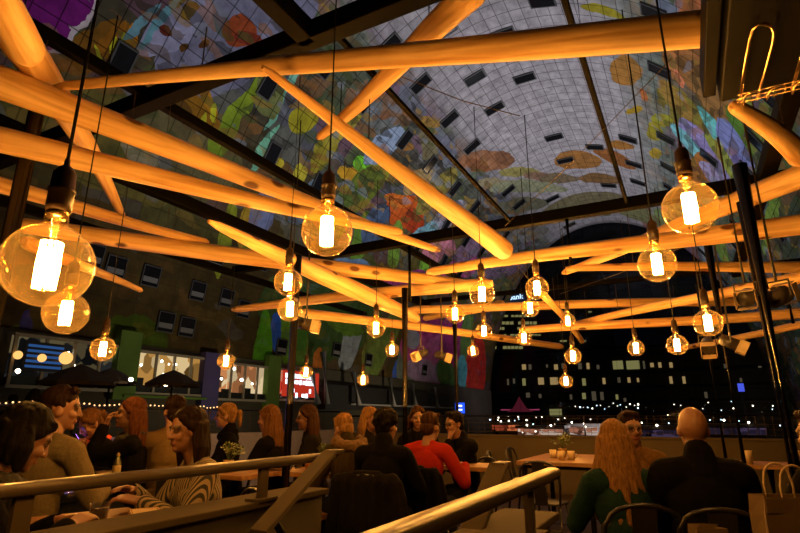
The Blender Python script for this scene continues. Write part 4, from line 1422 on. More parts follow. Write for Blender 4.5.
w.node_tree.nodes['Background'].inputs[0].default_value = (0.0012, 0.0012, 0.0018, 1)
w.node_tree.nodes['Background'].inputs[1].default_value = 1.0
scene.world = w
bl = bpy.data.lights.new('added_blue_fill', 'POINT')  # unseen point light added to tint the side parapet blue
bl.energy = 14
bl.color = (.3, .3, 1.0)
bl.shadow_soft_size = .2
blo = bpy.data.objects.new('added_blue_fill', bl)
COL.objects.link(blo)
blo.location = hall(-6.2, 4.4, .25)

# neighbouring terrace floor
struct(MB().box(hall(-13.2, 7, -.15), (11.8, 22, .3), PX, AX).build('floor_side', M['deck']))

# ------------------------------------------------------------------ people
def evaluate_mesh(o):
    dg = bpy.context.evaluated_depsgraph_get()
    dg.update()
    me = bpy.data.meshes.new_from_object(o.evaluated_get(dg))
    bpy.data.objects.remove(o)
    return me
class Body:
    def __init__(self):
        self.pr = []
    def cap(self, a, b, ra, rb, lab):
        self.pr.append(('c', Vector(a), Vector(b), ra, rb, lab))
    def ell(self, c, r, m3, lab):
        self.pr.append(('e', Vector(c), Vector(r), m3 or Matrix.Identity(3), lab))
    def remesh(self, voxel, smooth=3, sm=.5):
        mb = MB()
        for p in self.pr:
            if p[0] == 'c':
                mb.capsule(p[1], p[2], p[3], p[4], 14)
            else:
                mb.ell(p[1], p[2], p[3], 18, 12)
        o = bpy.data.objects.new('tmp', mb.mesh('tmp'))
        COL.objects.link(o)
        md = o.modifiers.new('r', 'REMESH')
        md.mode = 'VOXEL'
        md.voxel_size = voxel
        if smooth:
            m2 = o.modifiers.new('s', 'SMOOTH')
            m2.factor = sm
            m2.iterations = smooth
        return evaluate_mesh(o)
    def classify(self, pts):
        best = np.full(len(pts), 1e9)
        lab = np.zeros(len(pts), int)
        names = []
        for p in self.pr:
            if p[0] == 'c':
                a, b = np.array(p[1]), np.array(p[2])
                d = b - a
                L2 = max(1e-12, d @ d)
                t = np.clip((pts - a) @ d / L2, 0, 1)
                q = a + t[:, None] * d
                dist = np.linalg.norm(pts - q, axis=1) - (p[3] + (p[4] - p[3]) * t)
            else:
                m = np.array(p[3])
                loc = (pts - np.array(p[1])) @ m
                k = np.linalg.norm(loc / np.array(p[2]), axis=1)
                dist = (k - 1) * min(p[2])
            if p[-1] not in names:
                names.append(p[-1])
            i = names.index(p[-1])
            if p[-1] in ('eye', 'lip', 'brow'):
                dist = dist - .003
            s = dist < best
            best[s] = dist[s]
            lab[s] = i
        return lab, names
def shell(me, mask, off, namp, nfreq, seed):
    """garment: the chosen faces of the body lifted outward, with soft folds"""
    nv = len(me.vertices)
    co = np.empty(nv * 3)
    me.vertices.foreach_get('co', co)
    co = co.reshape(-1, 3)
    no = np.empty(nv * 3)
    me.vertex_normals.foreach_get('vector', no)
    no = no.reshape(-1, 3)
    polys = [tuple(me.polygons[i].vertices) for i in np.nonzero(mask)[0]]
    used = sorted({v for p in polys for v in p})
    mp = {v: i for i, v in enumerate(used)}
    vs = []
    for v in used:
        c = co[v]
        n = mnoise.noise(Vector((c[0] * nfreq + seed * 3.1, c[1] * nfreq, c[2] * nfreq * .6)))
        vs.append(tuple(c + no[v] * (off + namp * n)))
    m2 = bpy.data.meshes.new('garment')
    m2.from_pydata(vs, [], [tuple(mp[v] for v in p) for p in polys])
    m2.update()
    return m2
def hair_mat(name, col):
    m, nt, b = new_mat(name)
    b.inputs['Roughness'].default_value = 0.6
    b.inputs['Specular IOR Level'].default_value = 0.03
    tc = node(nt, 'ShaderNodeTexCoord')
    mp = node(nt, 'ShaderNodeMapping')
    mp.inputs['Scale'].default_value = (75, 75, 6)
    nz = node(nt, 'ShaderNodeTexNoise')
    nz.inputs['Scale'].default_value = 1.4
    nz.inputs['Detail'].default_value = 3
    nt.links.new(tc.outputs['Object'], mp.inputs[0])
    nt.links.new(mp.outputs[0], nz.inputs['Vector'])
    rp = node(nt, 'ShaderNodeValToRGB')
    rp.color_ramp.elements[0].position = .3
    rp.color_ramp.elements[1].position = .7
    rp.color_ramp.elements[0].color = tuple(c * .5 for c in col) + (1,)
    rp.color_ramp.elements[1].color = tuple(c * 1.3 for c in col) + (1,)
    nt.links.new(nz.outputs['Fac'], rp.inputs['Fac'])
    nt.links.new(rp.outputs[0], b.inputs['Base Color'])
    bp = node(nt, 'ShaderNodeBump')
    bp.inputs['Strength'].default_value = .5
    bp.inputs['Distance'].default_value = .006
    nt.links.new(nz.outputs['Fac'], bp.inputs['Height'])
    nt.links.new(bp.outputs[0], b.inputs['Normal'])
    return m
HC = {'black': hair_mat('black_hair', (.006, .0045, .004)), 'dark': hair_mat('dark_brown_hair', (.012, .006, .004)), 'brown': hair_mat('brown_hair', (.03, .013, .006)),
      'auburn': hair_mat('auburn_hair', (.06, .02, .007)), 'blond': hair_mat('blond_hair', (.15, .075, .024)), 'light': hair_mat('light_brown_hair', (.075, .033, .012))}
FAB = {
 'black': mat('black_wool', (.0035, .003, .003), .9, 0, .25, 40, .3, spec=.04),
 'grey': mat('grey_knit', (.11, .085, .048), .9, 0, .12, 60, .3, spec=.04),
 'beige': mat('beige_knit', (.12, .078, .032), .9, 0, .12, 50, .3, spec=.04),
 'stripe': stripe_mat('striped_cotton', (.008, .008, .007), (.20, .145, .075), 20, 'X', .5),
 'dark': mat('charcoal_jacket', (.007, .006, .005), .85, 0, .25, 30, .3, spec=.04),
 'olive': mat('olive_parka', (.022, .015, .006), .85, 0, .25, 30, .3, spec=.04),
 'red': mat('red_sweater', (.21, .012, .006), .85, 0, .10, 40, .2, spec=.04),
 'teal': mat('teal_coat', (.008, .022, .019), .85, 0, .2, 40, .3, spec=.04),
 'mustard': mat('mustard_jacket', (.10, .052, .016), .85, 0, .2, 40, .3, spec=.04),
 'pattern': spot_mat('black_patterned_cloth', (.01, .009, .008), (.07, .05, .03), 38, .22),
 'jeans': mat('dark_trousers', (.012, .013, .018), .85, 0, .2, 30, spec=.04),
 'shoe': mat('dark_shoes', (.01, .008, .007), .4),
 'collar_red': mat('coral_collar', (.5, .06, .025), .8),
 'fur': mat('pale_fur', (.10, .052, .02), .95, 0, .35, 120, .8),
}
def two_bone(S, W, l1, l2, hint):
    d = W - S
    L = d.length
    if L > (l1 + l2) * .985:
        W = S + d * ((l1 + l2) * .985 / L)
        d = W - S
        L = d.length
    a = (l1 * l1 - l2 * l2 + L * L) / (2 * L)
    h = math.sqrt(max(0, l1 * l1 - a * a))
    dn = d.normalized()
    hv = hint - dn * hint.dot(dn)
    hv.normalize()
    return S + dn * a + hv * h, W
def hand(B, W, d, palm_n, side, curl, s):
    """palm, four unequal bent fingers, thumb leaving the side of the palm near its base"""
    d = d.normalized()
    n = (palm_n - d * palm_n.dot(d)).normalized()
    x = d.cross(n) * side          # towards the little finger / thumb
    for i, (off, L) in enumerate(((-.027, .062), (-.009, .072), (.009, .068), (.026, .052))):
        k0 = W + x * off * .55 * s
        k1 = W + d * .082 * s + x * off * s
        B.cap(k0, k1, .015 * s, .0115 * s, 'skin')
        q = k1
        ang = 0
        for f, (fr_, r) in enumerate(((.45, .0095), (.32, .0085), (.26, .0075))):
            ang += curl * (.7 if f == 0 else .9)
            dd = d * math.cos(ang) + n * math.sin(ang)
            q2 = q + dd * L * 1.12 * fr_ * s
            B.cap(q, q2, r * s, (r - .001) * s, 'skin')
            q = q2
    t0 = W + d * .018 * s - x * .018 * s + n * .006 * s
    t1 = t0 + (d * .7 - x * .75 + n * .25).normalized() * .042 * s
    t2 = t1 + (d * .95 - x * .15 + n * .45).normalized() * .034 * s
    B.cap(t0, t1, .0145 * s, .011 * s, 'skin')
    B.cap(t1, t2, .0105 * s, .0085 * s, 'skin')
PEOPLE = []
def person(px, py, t, yaw, label, top='black', topname='coat', hair='short', hcol='dark', lean=8, hyaw=0, pitch=6, roll=0, bulk=1.0, female=False,
           hands=None, voxel=.0085, standing=False, curl=(.35, .35), skirt=None, extras=(), garment_off=.010, seed=None):
    seed = len(PEOPLE) + 1
    H_t = at(px, py, t)
    B = Body()
    ln = R(lean)
    up = Vector((0, math.sin(ln), math.cos(ln)))
    fw = Vector((0, math.cos(ln), -math.sin(ln)))
    X = Vector((1, 0, 0))
    hipz = .93 if standing else .545
    P = Vector((0, -.02, hipz))
    hp = R(pitch)
    Hm = (Matrix.Rotation(R(hyaw), 3, 'Z') @ Matrix.Rotation(-hp, 3, 'X') @ Matrix.Rotation(R(roll), 3, 'Y'))
    N = P + up * .515
    base_dir = (up + Vector((0, .25, 0)) + Vector((0, math.sin(hp) * .25, -math.sin(hp) * .12))).normalized()
    Hc = N + base_dir * .168
    sc = max(.84, min(1.16, H_t.z / Hc.z))
    sh = .165 if female else .185
    wst = .86 if female else 1.0
    b = bulk
    m3 = Matrix((X, fw, up)).transposed()
    B.ell(P, (.175 * b, .135 * b, .13), m3, 'top' if not standing else 'legs')
    B.ell(P + up * .16, (.15 * b * wst, .115 * b, .16), m3, 'top')
    B.ell(P + up * .32 + fw * .01, (.158 * b * (.95 if female else 1), .118 * b, .17), m3, 'top')
    if female:
        for sx in (-1, 1):
            B.ell(P + up * .32 + fw * .075 + X * (.07 * sx), (.068, .062, .066), m3, 'top')
    SL = [P + up * .445 + X * (sx * sh) + fw * .0 for sx in (-1, 1)]
    B.cap(SL[0] * .86 + (P + up * .445) * .14, SL[1] * .86 + (P + up * .445) * .14, .068 * b, .068 * b, 'top')
    for sx in (-1, 1):
        B.cap(P + up * .50 + X * (sx * .045), P + up * .45 + X * (sx * sh * .85), .045, .058 * b, 'top')
    if top in ('black', 'dark', 'mustard') and not female or topname in ('coat', 'parka', 'jacket', 'turtleneck'):
        B.cap(P + up * .46, N + up * .045 - fw * .005, .095, .068, 'top')
    B.cap(N - up * .03, Hc + Hm @ Vector((0, -.015, -.07)), .052 if female else .06, .05 if female else .056, 'skin')
    # head
    hd = lambda x, y, z: Hc + Hm @ Vector((x, y, z))
    B.ell(hd(0, -.012, .032), (.073, .094, .098), Hm, 'skin')
    B.ell(hd(0, .018, -.042), (.058, .066, .068), Hm, 'skin')
    B.ell(hd(0, .06, -.085), (.026, .022, .020), Hm, 'skin')
    B.cap(hd(0, .078, .028), hd(0, .098, -.018), .009, .0135, 'skin')
    for sx in (-1, 1):
        B.ell(hd(sx * .012, .09, -.021), (.010, .010, .008), Hm, 'skin')
        B.ell(hd(sx * .074, -.008, -.004), (.012, .020, .031), Hm, 'skin')
        B.ell(hd(sx * .034, .058, -.018), (.027, .024, .024), Hm, 'skin')
        B.cap(hd(sx * .016, .081, .036), hd(sx * .050, .070, .036), .009, .008, 'brow')
        B.ell(hd(sx * .031, .0725, .014), (.0155, .0095, .0085), Hm, 'eye')
    B.cap(hd(-.018, .078, -.056), hd(.018, .078, -.056), .0085, .0085, 'lip')
    B.cap(hd(-.008, .080, -.053), hd(.008, .080, -.053), .009, .009, 'lip')
    # arms
    if hands is None:
        hands = ((-.14, .36, .80), (.14, .38, .80))
    hinfo = []
    for i, sx in enumerate((-1, 1)):
        S = SL[i]
        tgt = hands[i]
        if isinstance(tgt, tuple) and tgt and tgt[0] == 'head':
            W = hd(*tgt[1:])
        else:
            W = Vector(tgt)
            W = Vector((W.x, W.y, W.z / sc if W.z > .6 else W.z))
        E, W = two_bone(S, W, .29, .255, Vector((sx * .55, -.25, -.9)))
        B.cap(S, E, .058 * b, .047 * b, 'top')
        d = (W - E).normalized()
        B.cap(E, E + (W - E) * .93, .045 * b, .036 * b, 'top')
        B.cap(E + (W - E) * .85, W + d * .008, .029, .027, 'skin')
        raised = isinstance(tgt[0], str)
        pn = (Hc - W) if raised else Vector((-sx * .35, 0, -1))
        dd = (d + (Hm @ Vector((0, -.2, .3)) if raised else Vector((-sx * .25, .1, -.25)))).normalized()
        hand(B, W + d * .01, dd, pn, -sx if not raised else -sx, curl[i], 1.0)
        hinfo.append((W + dd * .085 + pn.normalized() * .02))
    # legs
    for sx in (-1, 1):
        hip = P + X * (sx * .09) + Vector((0, .03, -.02))
        if standing:
            kn = Vector((sx * .1, .03, .5))
            an = Vector((sx * .11, -.02, .1))
        else:
            kn = Vector((sx * .115, .43, .50))
            an = Vector((sx * .115, .40, .10))
        B.cap(hip, kn, .088, .062, 'legs')
        B.cap(kn, an, .06, .042, 'legs')
        B.cap(an - Vector((0, .02, .04)), an + Vector((sx * .02, .14, -.062)), .042, .034, 'shoe')
    # scale, remesh
    for i, p in enumerate(B.pr):
        if p[0] == 'c':
            B.pr[i] = ('c', p[1] * sc, p[2] * sc, p[3] * sc, p[4] * sc, p[5])
        else:
            B.pr[i] = ('e', p[1] * sc, p[2] * sc, p[3], p[4])
    me = B.remesh(voxel, 2, .45)
    Rz = Matrix.Rotation(R(yaw), 3, 'Z')
    hl = Rz @ (Hc * sc)
    loc = Vector((H_t.x - hl.x, H_t.y - hl.y, 0))
    root = thing('person', loc, label, 'person', R(yaw))
    nf = len(me.polygons)
    cen = np.empty(nf * 3)
    me.polygons.foreach_get('center', cen)
    lab, names = B.classify(cen.reshape(-1, 3))
    slot = {'skin': 0, 'eye': 1, 'lip': 2, 'brow': 3}
    midx = np.array([slot.get(n, 0) for n in names])[lab]
    body = link_mesh('body', me, root, [M['skin'], M['eye'], M['lip'], M['brow']])
    me.polygons.foreach_set('material_index', midx.astype(np.int32))
    def region(*ls):
        return np.isin(lab, [names.index(l) for l in ls if l in names])
    link_mesh(topname, shell(me, region('top'), garment_off, .008, 14, seed), root, FAB[top])
    link_mesh('trousers', shell(me, region('legs'), .007, .006, 12, seed), root, FAB['jeans'])
    link_mesh('shoes', shell(me, region('shoe'), .006, .0, 5, seed), root, FAB['shoe'])
    # hair
    if hair != 'bald':
        Hb = Body()
        L_ = 'h'
        w_ = lambda x, y, z: (Hc + Hm @ Vector((x, y, z))) * sc
        s = sc
        if hair == 'curly':
            Hb.ell(w_(0, -.025, .06), Vector((.098, .112, .095)) * s, Hm, L_)
            rnd = random.Random(seed)
            for k in range(70):
                a, e = rnd.uniform(0, 2 * PI), rnd.uniform(-.5, 1.4)
                if math.sin(a) > .3 and e < .5:
                    continue
                Hb.ell(w_(.094 * math.cos(a) * math.cos(e), -.025 + .108 * math.sin(a) * math.cos(e), .05 + .095 * math.sin(e)), Vector((.022,) * 3) * s, None, L_)
        else:
            Hb.ell(w_(0, -.028, .066), Vector((.084, .098, .084)) * s, Hm, L_)
        Hb.ell(w_(0, -.060, -.005), Vector((.074, .058, .078)) * s, Hm, L_)
        if hair == 'short':
            Hb.cap(w_(-.03, .045, .118), w_(.045, .038, .122), .024 * s, .024 * s, L_)
            for sx in (-1, 1):
                Hb.cap(w_(sx * .070, -.02, .05), w_(sx * .072, .012, .03), .016 * s, .012 * s, L_)
        if hair in ('long', 'bob', 'verylong', 'xlong', 'pony', 'bun'):
            for sx in (-1, 1):
                Hb.cap(w_(sx * .05, .05, .085), w_(sx * .076, .0, .03), .022 * s, .026 * s, L_)
        dn = Vector((0, -.03, -1)).normalized()
        if hair in ('long', 'verylong', 'xlong', 'bob'):
            ln_ = {'long': .25, 'verylong': .36, 'xlong': .50, 'bob': .13}[hair]
            rnd = random.Random(seed * 5)
            for k in range(9):
                a = PI * (.04 + .92 * k / 8) + PI
                p0 = w_(.078 * math.cos(a), -.02 + .085 * math.sin(a), .03)
                wv = Vector((math.cos(a) * (.035 if ln_ < .4 else .07), math.sin(a) * (.02 if ln_ < .3 else .05 if ln_ < .4 else .13) - .01, -ln_ * rnd.uniform(.85, 1.05))) * s
                Hb.cap(p0, p0 + wv * .5 + Vector((math.cos(a) * .012, 0, 0)), .030 * s, .034 * s, L_)
                Hb.cap(p0 + wv * .5 + Vector((math.cos(a) * .012, 0, 0)), p0 + wv, .034 * s, .018 * s, L_)
        if hair == 'pony':
            a_, b_, c_ = w_(0, -.105, .055), w_(0, -.15, .04), w_(0, -.155, -.10)
            Hb.cap(w_(0, -.09, .05), b_, .022 * s, .026 * s, L_)
            Hb.cap(b_, c_, .028 * s, .014 * s, L_)
        if hair == 'bun':
            Hb.ell(w_(0, -.075, .13), Vector((.036, .036, .032)) * s, Hm, L_)
        hm = Hb.remesh(max(.007, voxel * .85), 2, .5)
        for v in hm.vertices:
            c = v.co
            v.co = c + v.normal * (.006 * mnoise.noise(Vector((c.x * 55, c.y * 55, c.z * 9 + seed))))
        link_mesh('hair', hm, root, HC[hcol])
    ctx = dict(root=root, sc=sc, Hc=Hc * sc, Hm=Hm, N=N * sc, up=up, fw=fw, hands=[h * sc for h in hinfo], yaw=yaw, loc=loc, P=P * sc)
    for e in extras:
        e(ctx)
    PEOPLE.append(ctx)
    return ctx
def world(c, p):
    return c['loc'] + Matrix.Rotation(R(c['yaw']), 3, 'Z') @ p
def scarf(matname, name='scarf', r=.042, drop=True):
    def f(c):
        B = Body()
        N, sc = c['N'], c['sc']
        q = [N + Vector((.085 * math.cos(a), .075 * math.sin(a) + .01, .012 * math.sin(a * 2) - .01 - .02 * math.sin(a))) * sc for a in np.linspace(0, 2 * PI, 15)]
        for a, b in zip(q, q[1:]):
            B.cap(a, b, r * sc, r * sc, 's')
        if drop:
            B.cap(N + Vector((.03, .10, -.03)) * sc, N + Vector((.05, .13, -.26)) * sc, .036 * sc, .04 * sc, 's')
        me = B.remesh(.010, 3)
        for v in me.vertices:
            c_ = v.co
            v.co = c_ + v.normal * (.010 * mnoise.noise(c_ * 28))
        link_mesh(name, me, c['root'], FAB[matname])
    return f
def glasses(c):
    mb = MB()
    w_ = lambda x, y, z: c['Hc'] + c['Hm'] @ Vector((x, y, z)) * c['sc']
    for sx in (-1, 1):
        mb.tube([w_(sx * .032 + .021 * math.cos(a), .094, .010 + .017 * math.sin(a)) for a in np.linspace(0, 2 * PI, 17)], .0025, 6)
        mb.tube([w_(sx * .053, .093, .014), w_(sx * .078, .0, .016)], .0022, 6)
    mb.tube([w_(-.012, .095, .013), w_(.012, .095, .013)], .0022, 6)
    mb.build('glasses', M['black_steel'], c['root'], True)
def hood(c):
    B = Body()
    N, sc, up = c['N'], c['sc'], c['up']
    q = [N + Vector((.12 * math.cos(a), .07 * math.sin(a) - .05, .03 + .035 * math.sin(a))) * sc for a in np.linspace(PI * .9, PI * 2.1, 12)]
    for a, b in zip(q, q[1:]):
        B.cap(a, b, .05 * sc, .05 * sc, 's')
    me = B.remesh(.010, 2)
    for v in me.vertices:
        v.co = v.co + v.normal * (.014 * mnoise.noise(v.co * 60))
    link_mesh('fur_hood', me, c['root'], FAB['fur'])

p1 = person(24, 441, 2.12, -50, 'person with black bob hair and dark patterned scarf, head bowed, nearest at left edge', 'black', 'sweater', 'bob', 'black', 16, 8, 26, female=True, voxel=.006,
            hands=((-.08, .40, .83), (.14, .40, .84)), extras=(scarf('pattern'),))
p2 = person(62, 411, 3.3, -12, 'person with short dark hair in a pale grey sweater, turned to the right', 'grey', 'sweater', 'short', 'dark', 8, -52, 4, voxel=.006, bulk=1.02)
p3 = person(90, 425, 4.9, 140, 'person with tied blond hair and coral collar looking down at a glowing phone', 'dark', 'jacket', 'pony', 'light', 16, 10, 34, female=True,
            hands=((-.05, .27, .98), (.05, .27, .98)), curl=(.8, .8), extras=(scarf('collar_red', 'collar', .032, False),))
p4 = person(129, 415, 4.5, 112, 'person in black with patterned scarf and reddish hair drinking from a glass', 'black', 'sweater', 'long', 'auburn', 4, 6, -4, female=True, voxel=.0075,
            hands=(('head', -.01, .16, -.10), (.14, .34, .82)), curl=(.9, .4), extras=(scarf('pattern'),))
p5 = person(186, 432, 3.0, 128, 'person with dark shoulder length hair in a black and cream striped blouse', 'stripe', 'blouse', 'long', 'dark', 12, 12, 6, female=True, voxel=.006,
            hands=((-.16, .40, .84), (.15, .38, .86)))
p6 = person(174, 413, 4.75, 20, 'person in a beige sweater half hidden behind the striped blouse', 'beige', 'sweater', 'short', 'dark', 8, 20, 4)
p7 = person(225, 417, 5.75, 104, 'person in black with a blond ponytail facing left, beside the left potted plant', 'black', 'turtleneck', 'pony', 'blond', 4, 0, 2, female=True, extras=(scarf('black', 'collar', .036, False),))
p8 = person(268, 420, 5.3, 72, 'person in dark clothes with long light brown hair, left of the black post', 'black', 'sweater', 'verylong', 'light', 6, 10, 6, female=True)
p9 = person(306, 419, 5.6, 102, 'person in a dark jacket with brown hair facing left, right of the black post', 'dark', 'jacket', 'long', 'brown', 6, 8, 5, female=True)
p10 = person(343, 430, 4.85, 28, 'person hunched in an olive parka with pale fur hood', 'olive', 'parka', 'short', 'blond', 24, 14, 20, female=True, bulk=1.12, extras=(hood,), hands=((-.2, .4, .8), (.1, .36, .8)))
p11 = person(371, 420, 6.0, -120, 'person with long blond hair peeping out left of the curly haired one', 'dark', 'jacket', 'long', 'blond', 6, 0, 5, female=True)
p12 = person(387, 427, 4.35, -22, 'person with curly dark hair seen from behind in a black coat', 'black', 'coat', 'curly', 'black', 8, -16, 6, bulk=1.1)
p13 = person(418, 419, 6.1, 178, 'person with brown hair facing the camera, right of the slim middle post', 'black', 'jacket', 'bob', 'brown', 6, 4, 4, female=True)
p14 = person(431, 428, 4.9, -24, 'person in a bright red sweater seen from behind', 'red', 'sweater', 'short', 'brown', 18, -16, 8, bulk=1.0, hands=((-.02, .40, .82), (.28, .36, .82)))
p15 = person(454, 425, 5.55, 118, 'person in black with dark hair and glasses resting chin on one hand', 'black', 'coat', 'short', 'black', 10, 0, 8, bulk=1.12, hands=(('head', -.02, .10, -.15), (.06, .38, .82)), curl=(1.1, .3), extras=(glasses,))
p16 = person(614, 444, 3.05, -6, 'person with very long blond hair in a teal coat, seen from behind', 'teal', 'cardigan', 'xlong', 'blond', 10, -8, 6, female=True, bulk=1.12, voxel=.007)
p17 = person(631, 430, 3.95, 165, 'person with glasses in a mustard jacket behind the long blond hair', 'mustard', 'jacket', 'short', 'dark', 10, 14, 4, bulk=1.05, extras=(glasses,))
p18 = person(693, 431, 2.88, -16, 'bald person in a black coat, seen from behind at right', 'black', 'coat', 'bald', 'dark', 4, 4, 4, bulk=1.2, voxel=.007)
p19 = person(817, 437, 2.75, 92, 'person in dark clothes cut off by the right edge', 'black', 'coat', 'short', 'dark', 6, 0, 4, bulk=1.05)
p20 = person(12, 402, 9.5, 60, 'dark figure standing beyond the side railing at far left edge', 'black', 'coat', 'short', 'black', 2, 0, 2, standing=True, voxel=.012, hands=((-.25, .12, .85), (.25, .12, .85)))
p21 = person(34, 397, 9.2, 40, 'dark figure standing beyond the side railing above the fairy lights', 'black', 'coat', 'bob', 'black', 2, 0, 2, standing=True, voxel=.012, female=True, hands=((-.25, .12, .85), (.25, .12, .85)))

# ------------------------------------------------------------------ chairs
M['chair'] = mat('black_chair_metal', (.010, .009, .008), .32, 0, .2, 10)
def proto_chair():
    root = thing('cafe_chair', (0, 0, 0), '', 'chair', group='black metal cafe chairs')
    sm = MB()
    pts = []
    for k in range(24):
        a = 2 * PI * k / 24
        x = .19 * math.copysign(abs(math.cos(a)) ** .55, math.cos(a))
        y = .19 * math.copysign(abs(math.sin(a)) ** .55, math.sin(a))
        pts.append((x * (1 + .08 * y / .19), y))
    sm.prism(pts, .432, .45)
    sm.build('seat', M['chair'], root, bevel=.005)
    for sx in (-1, 1):
        MB().tube([(sx * .16, .15, .44), (sx * .195, .20, .0)], [.017, .013], 8).build('leg', M['chair'], root, True)
        MB().tube([(sx * .16, -.16, .44), (sx * .19, -.24, .0)], [.017, .013], 8).build('leg', M['chair'], root, True)
    hoop = [(-.17, -.17, .44), (-.19, -.21, .62), (-.185, -.235, .74)]
    for k in range(9):
        a = PI - PI * k / 8
        hoop.append((.17 * math.cos(a), -.245 - .012 * math.sin(a), .76 + .075 * math.sin(a)))
    hoop += [(.185, -.235, .74), (.19, -.21, .62), (.17, -.17, .44)]
    MB().tube(hoop, .012, 10).build('back_frame', M['chair'], root, True)
    sp_ = MB()
    vs, fs = [], []
    for k in range(9):
        z = .44 + (.825 - .44) * k / 8
        y = -.185 - .07 * (k / 8) ** .8
        w_ = .055 + .012 * abs(k / 8 - .5)
        vs += [(-w_, y, z), (w_, y, z), (w_, y - .006, z), (-w_, y - .006, z)]
    for k in range(8):
        for j in range(4):
            a, b = k * 4 + j, k * 4 + (j + 1) % 4
            fs.append((a, b, b + 4, a + 4))
    fs += [(3, 2, 1, 0), (32, 33, 34, 35)]
    sp_.add(vs, fs)
    sp_.build('back_splat', M['chair'], root)
    MB().tube([(-.178, .17, .22), (.178, .17, .22)], .007, 6).tube([(-.178, -.2, .22), (.178, -.2, .22)], .007, 6).build('stretcher', M['chair'], root)
    return root
CH = proto_chair()
ch_used = [False]
def chair(x, y, rz, label, s=1.0):
    o = copy_tree(CH) if ch_used[0] else CH
    ch_used[0] = True
    o.location = (x, y, 0)
    o.rotation_euler = (0, 0, rz)
    o.scale = (s, s, s)
    o['label'] = label
    return o
CL = {0: 'chair of the bowed diner nearest at left', 1: 'chair under the grey sweater', 2: 'chair under the phone reader', 3: 'chair under the drinking diner', 4: 'chair under the striped blouse', 5: 'chair under the beige sweater',
      6: 'chair under the diner with blond ponytail', 7: 'chair under the long haired diner left of the post', 8: 'chair under the dark jacket right of the post', 9: 'chair under the olive parka', 10: 'chair under the blond diner by the curly one',
      11: 'chair under the curly haired diner, a dark coat over its back', 12: 'chair under the diner facing the camera', 13: 'chair under the red sweater, black coat over its back', 14: 'chair under the chin-resting diner', 15: 'chair with black splat behind the teal coat', 16: 'chair under the mustard jacket', 17: 'chair under the bald person', 18: 'chair under the diner cut off by the right edge'}
for i, lb in CL.items():
    c = PEOPLE[i]
    q = world(c, Vector((0, -.02, 0)))
    chair(q.x, q.y, R(c['yaw']), 'black metal cafe ' + lb)
e1, e2 = at(509, 457, 6.6), at(527, 452, 7.3)
chair(e1.x, e1.y, AX_ANG - PI / 2 - R(80), 'empty black chair at the left end of the wooden table with plant, nearer one')
chair(e2.x, e2.y, AX_ANG - PI / 2 - R(95), 'empty black chair left of the wooden table with plant, farther one')
e3 = at(545, 480, 5.3)
chair(e3.x, e3.y, AX_ANG - PI / 2, 'empty black chair tucked at the near side of the wooden table with plant')

# coats over chair backs
def coat(c, matname, label, s=1.0):
    B = Body()
    rnd = random.Random(int(c['loc'].x * 100))
    B.cap((-.20 * s, -.25, .80), (.20 * s, -.25, .80), .05, .05, 's')
    for k in range(7):
        x = -.22 + .44 * k / 6
        B.cap((x * s, -.275, .78), (x * 1.12 * s + rnd.uniform(-.02, .02), -.30 + rnd.uniform(-.02, .02), .24 + rnd.uniform(-.03, .05)), .042, .05, 's')
    for sx in (-1, 1):
        B.cap((sx * .22 * s, -.26, .78), (sx * .28 * s, -.20, .42), .05, .042, 's')
    me = B.remesh(.012, 2)
    o = thing('coat', c['loc'], label, 'coat', R(c['yaw']))
    for v in me.vertices:
        v.co = v.co + v.normal * (.018 * mnoise.noise(Vector((v.co.x * 18, v.co.y * 18, v.co.z * 4))))
    link_mesh('coat_body', me, o, FAB[matname])
    B2 = Body()
    B2.cap((-.09, -.25, .84), (.09, -.25, .84), .03, .03, 's')
    link_mesh('collar', B2.remesh(.01, 1), o, FAB[matname])
coat(PEOPLE[11], 'dark', 'dark green-black coat over the chair of the curly haired diner', 1.1)
FAB['greenblack'] = mat('green_black_wool', (.012, .016, .012), .9, 0, .2, 30)
coat(PEOPLE[13], 'black', 'black coat over the chair behind the red sweater', 1.05)

# ------------------------------------------------------------------ tables
def table(p, w, d, rz, label, h=.78):
    o = thing('cafe_table', Vector((p.x, p.y, 0)), label, 'table', rz)
    t_ = MB().box((0, 0, h - .02), (w, d, .04)).build('tabletop', M['tabletop'], o, bevel=.005)
    MB().tube([(0, 0, .02), (0, 0, h - .04)], .035, 12).build('column', M['black_steel'], o, True)
    MB().lathe([(.001, 0), (.22, 0), (.22, .012), (.05, .03), (.001, .03)], 20).build('base', M['black_steel'], o, True)
    return o
T = {}
TH = AX_ANG - PI / 2
T[1] = Vector((-1.46, 2.72, .78))
table(T[1], .62, .52, R(-48), 'wooden table between bowed diner and striped blouse, near left')
a2 = Vector((-2.85, 4.35, .78))
table(a2, .8, .7, TH, 'wooden table in front of the phone reader')
T[2] = a2
T[3] = at(236, 459, 4.85)
table(T[3], .75, .6, TH, 'wooden table carrying the left potted plant')
T[4] = at(312, 456, 5.0)
table(T[4], .8, .6, TH, 'wooden table carrying the right potted plant by the post')
T[5] = at(467, 461, 5.25)
table(T[5], .62, .5, TH, 'wooden table at the right hand of the red sweater', .80)
T[6] = at(402, 458, 5.35)
table(T[6], .55, .55, TH, 'wooden table between curly haired diner and the one facing camera')
T[7] = Vector((1.62, 3.42, .78))
table(T[7], .6, .6, TH, 'wooden table between the teal coat and the mustard jacket')
T[9] = at(768, 458, 5.6)
table(T[9], .7, .6, TH, 'wooden table with two pale pots at right')
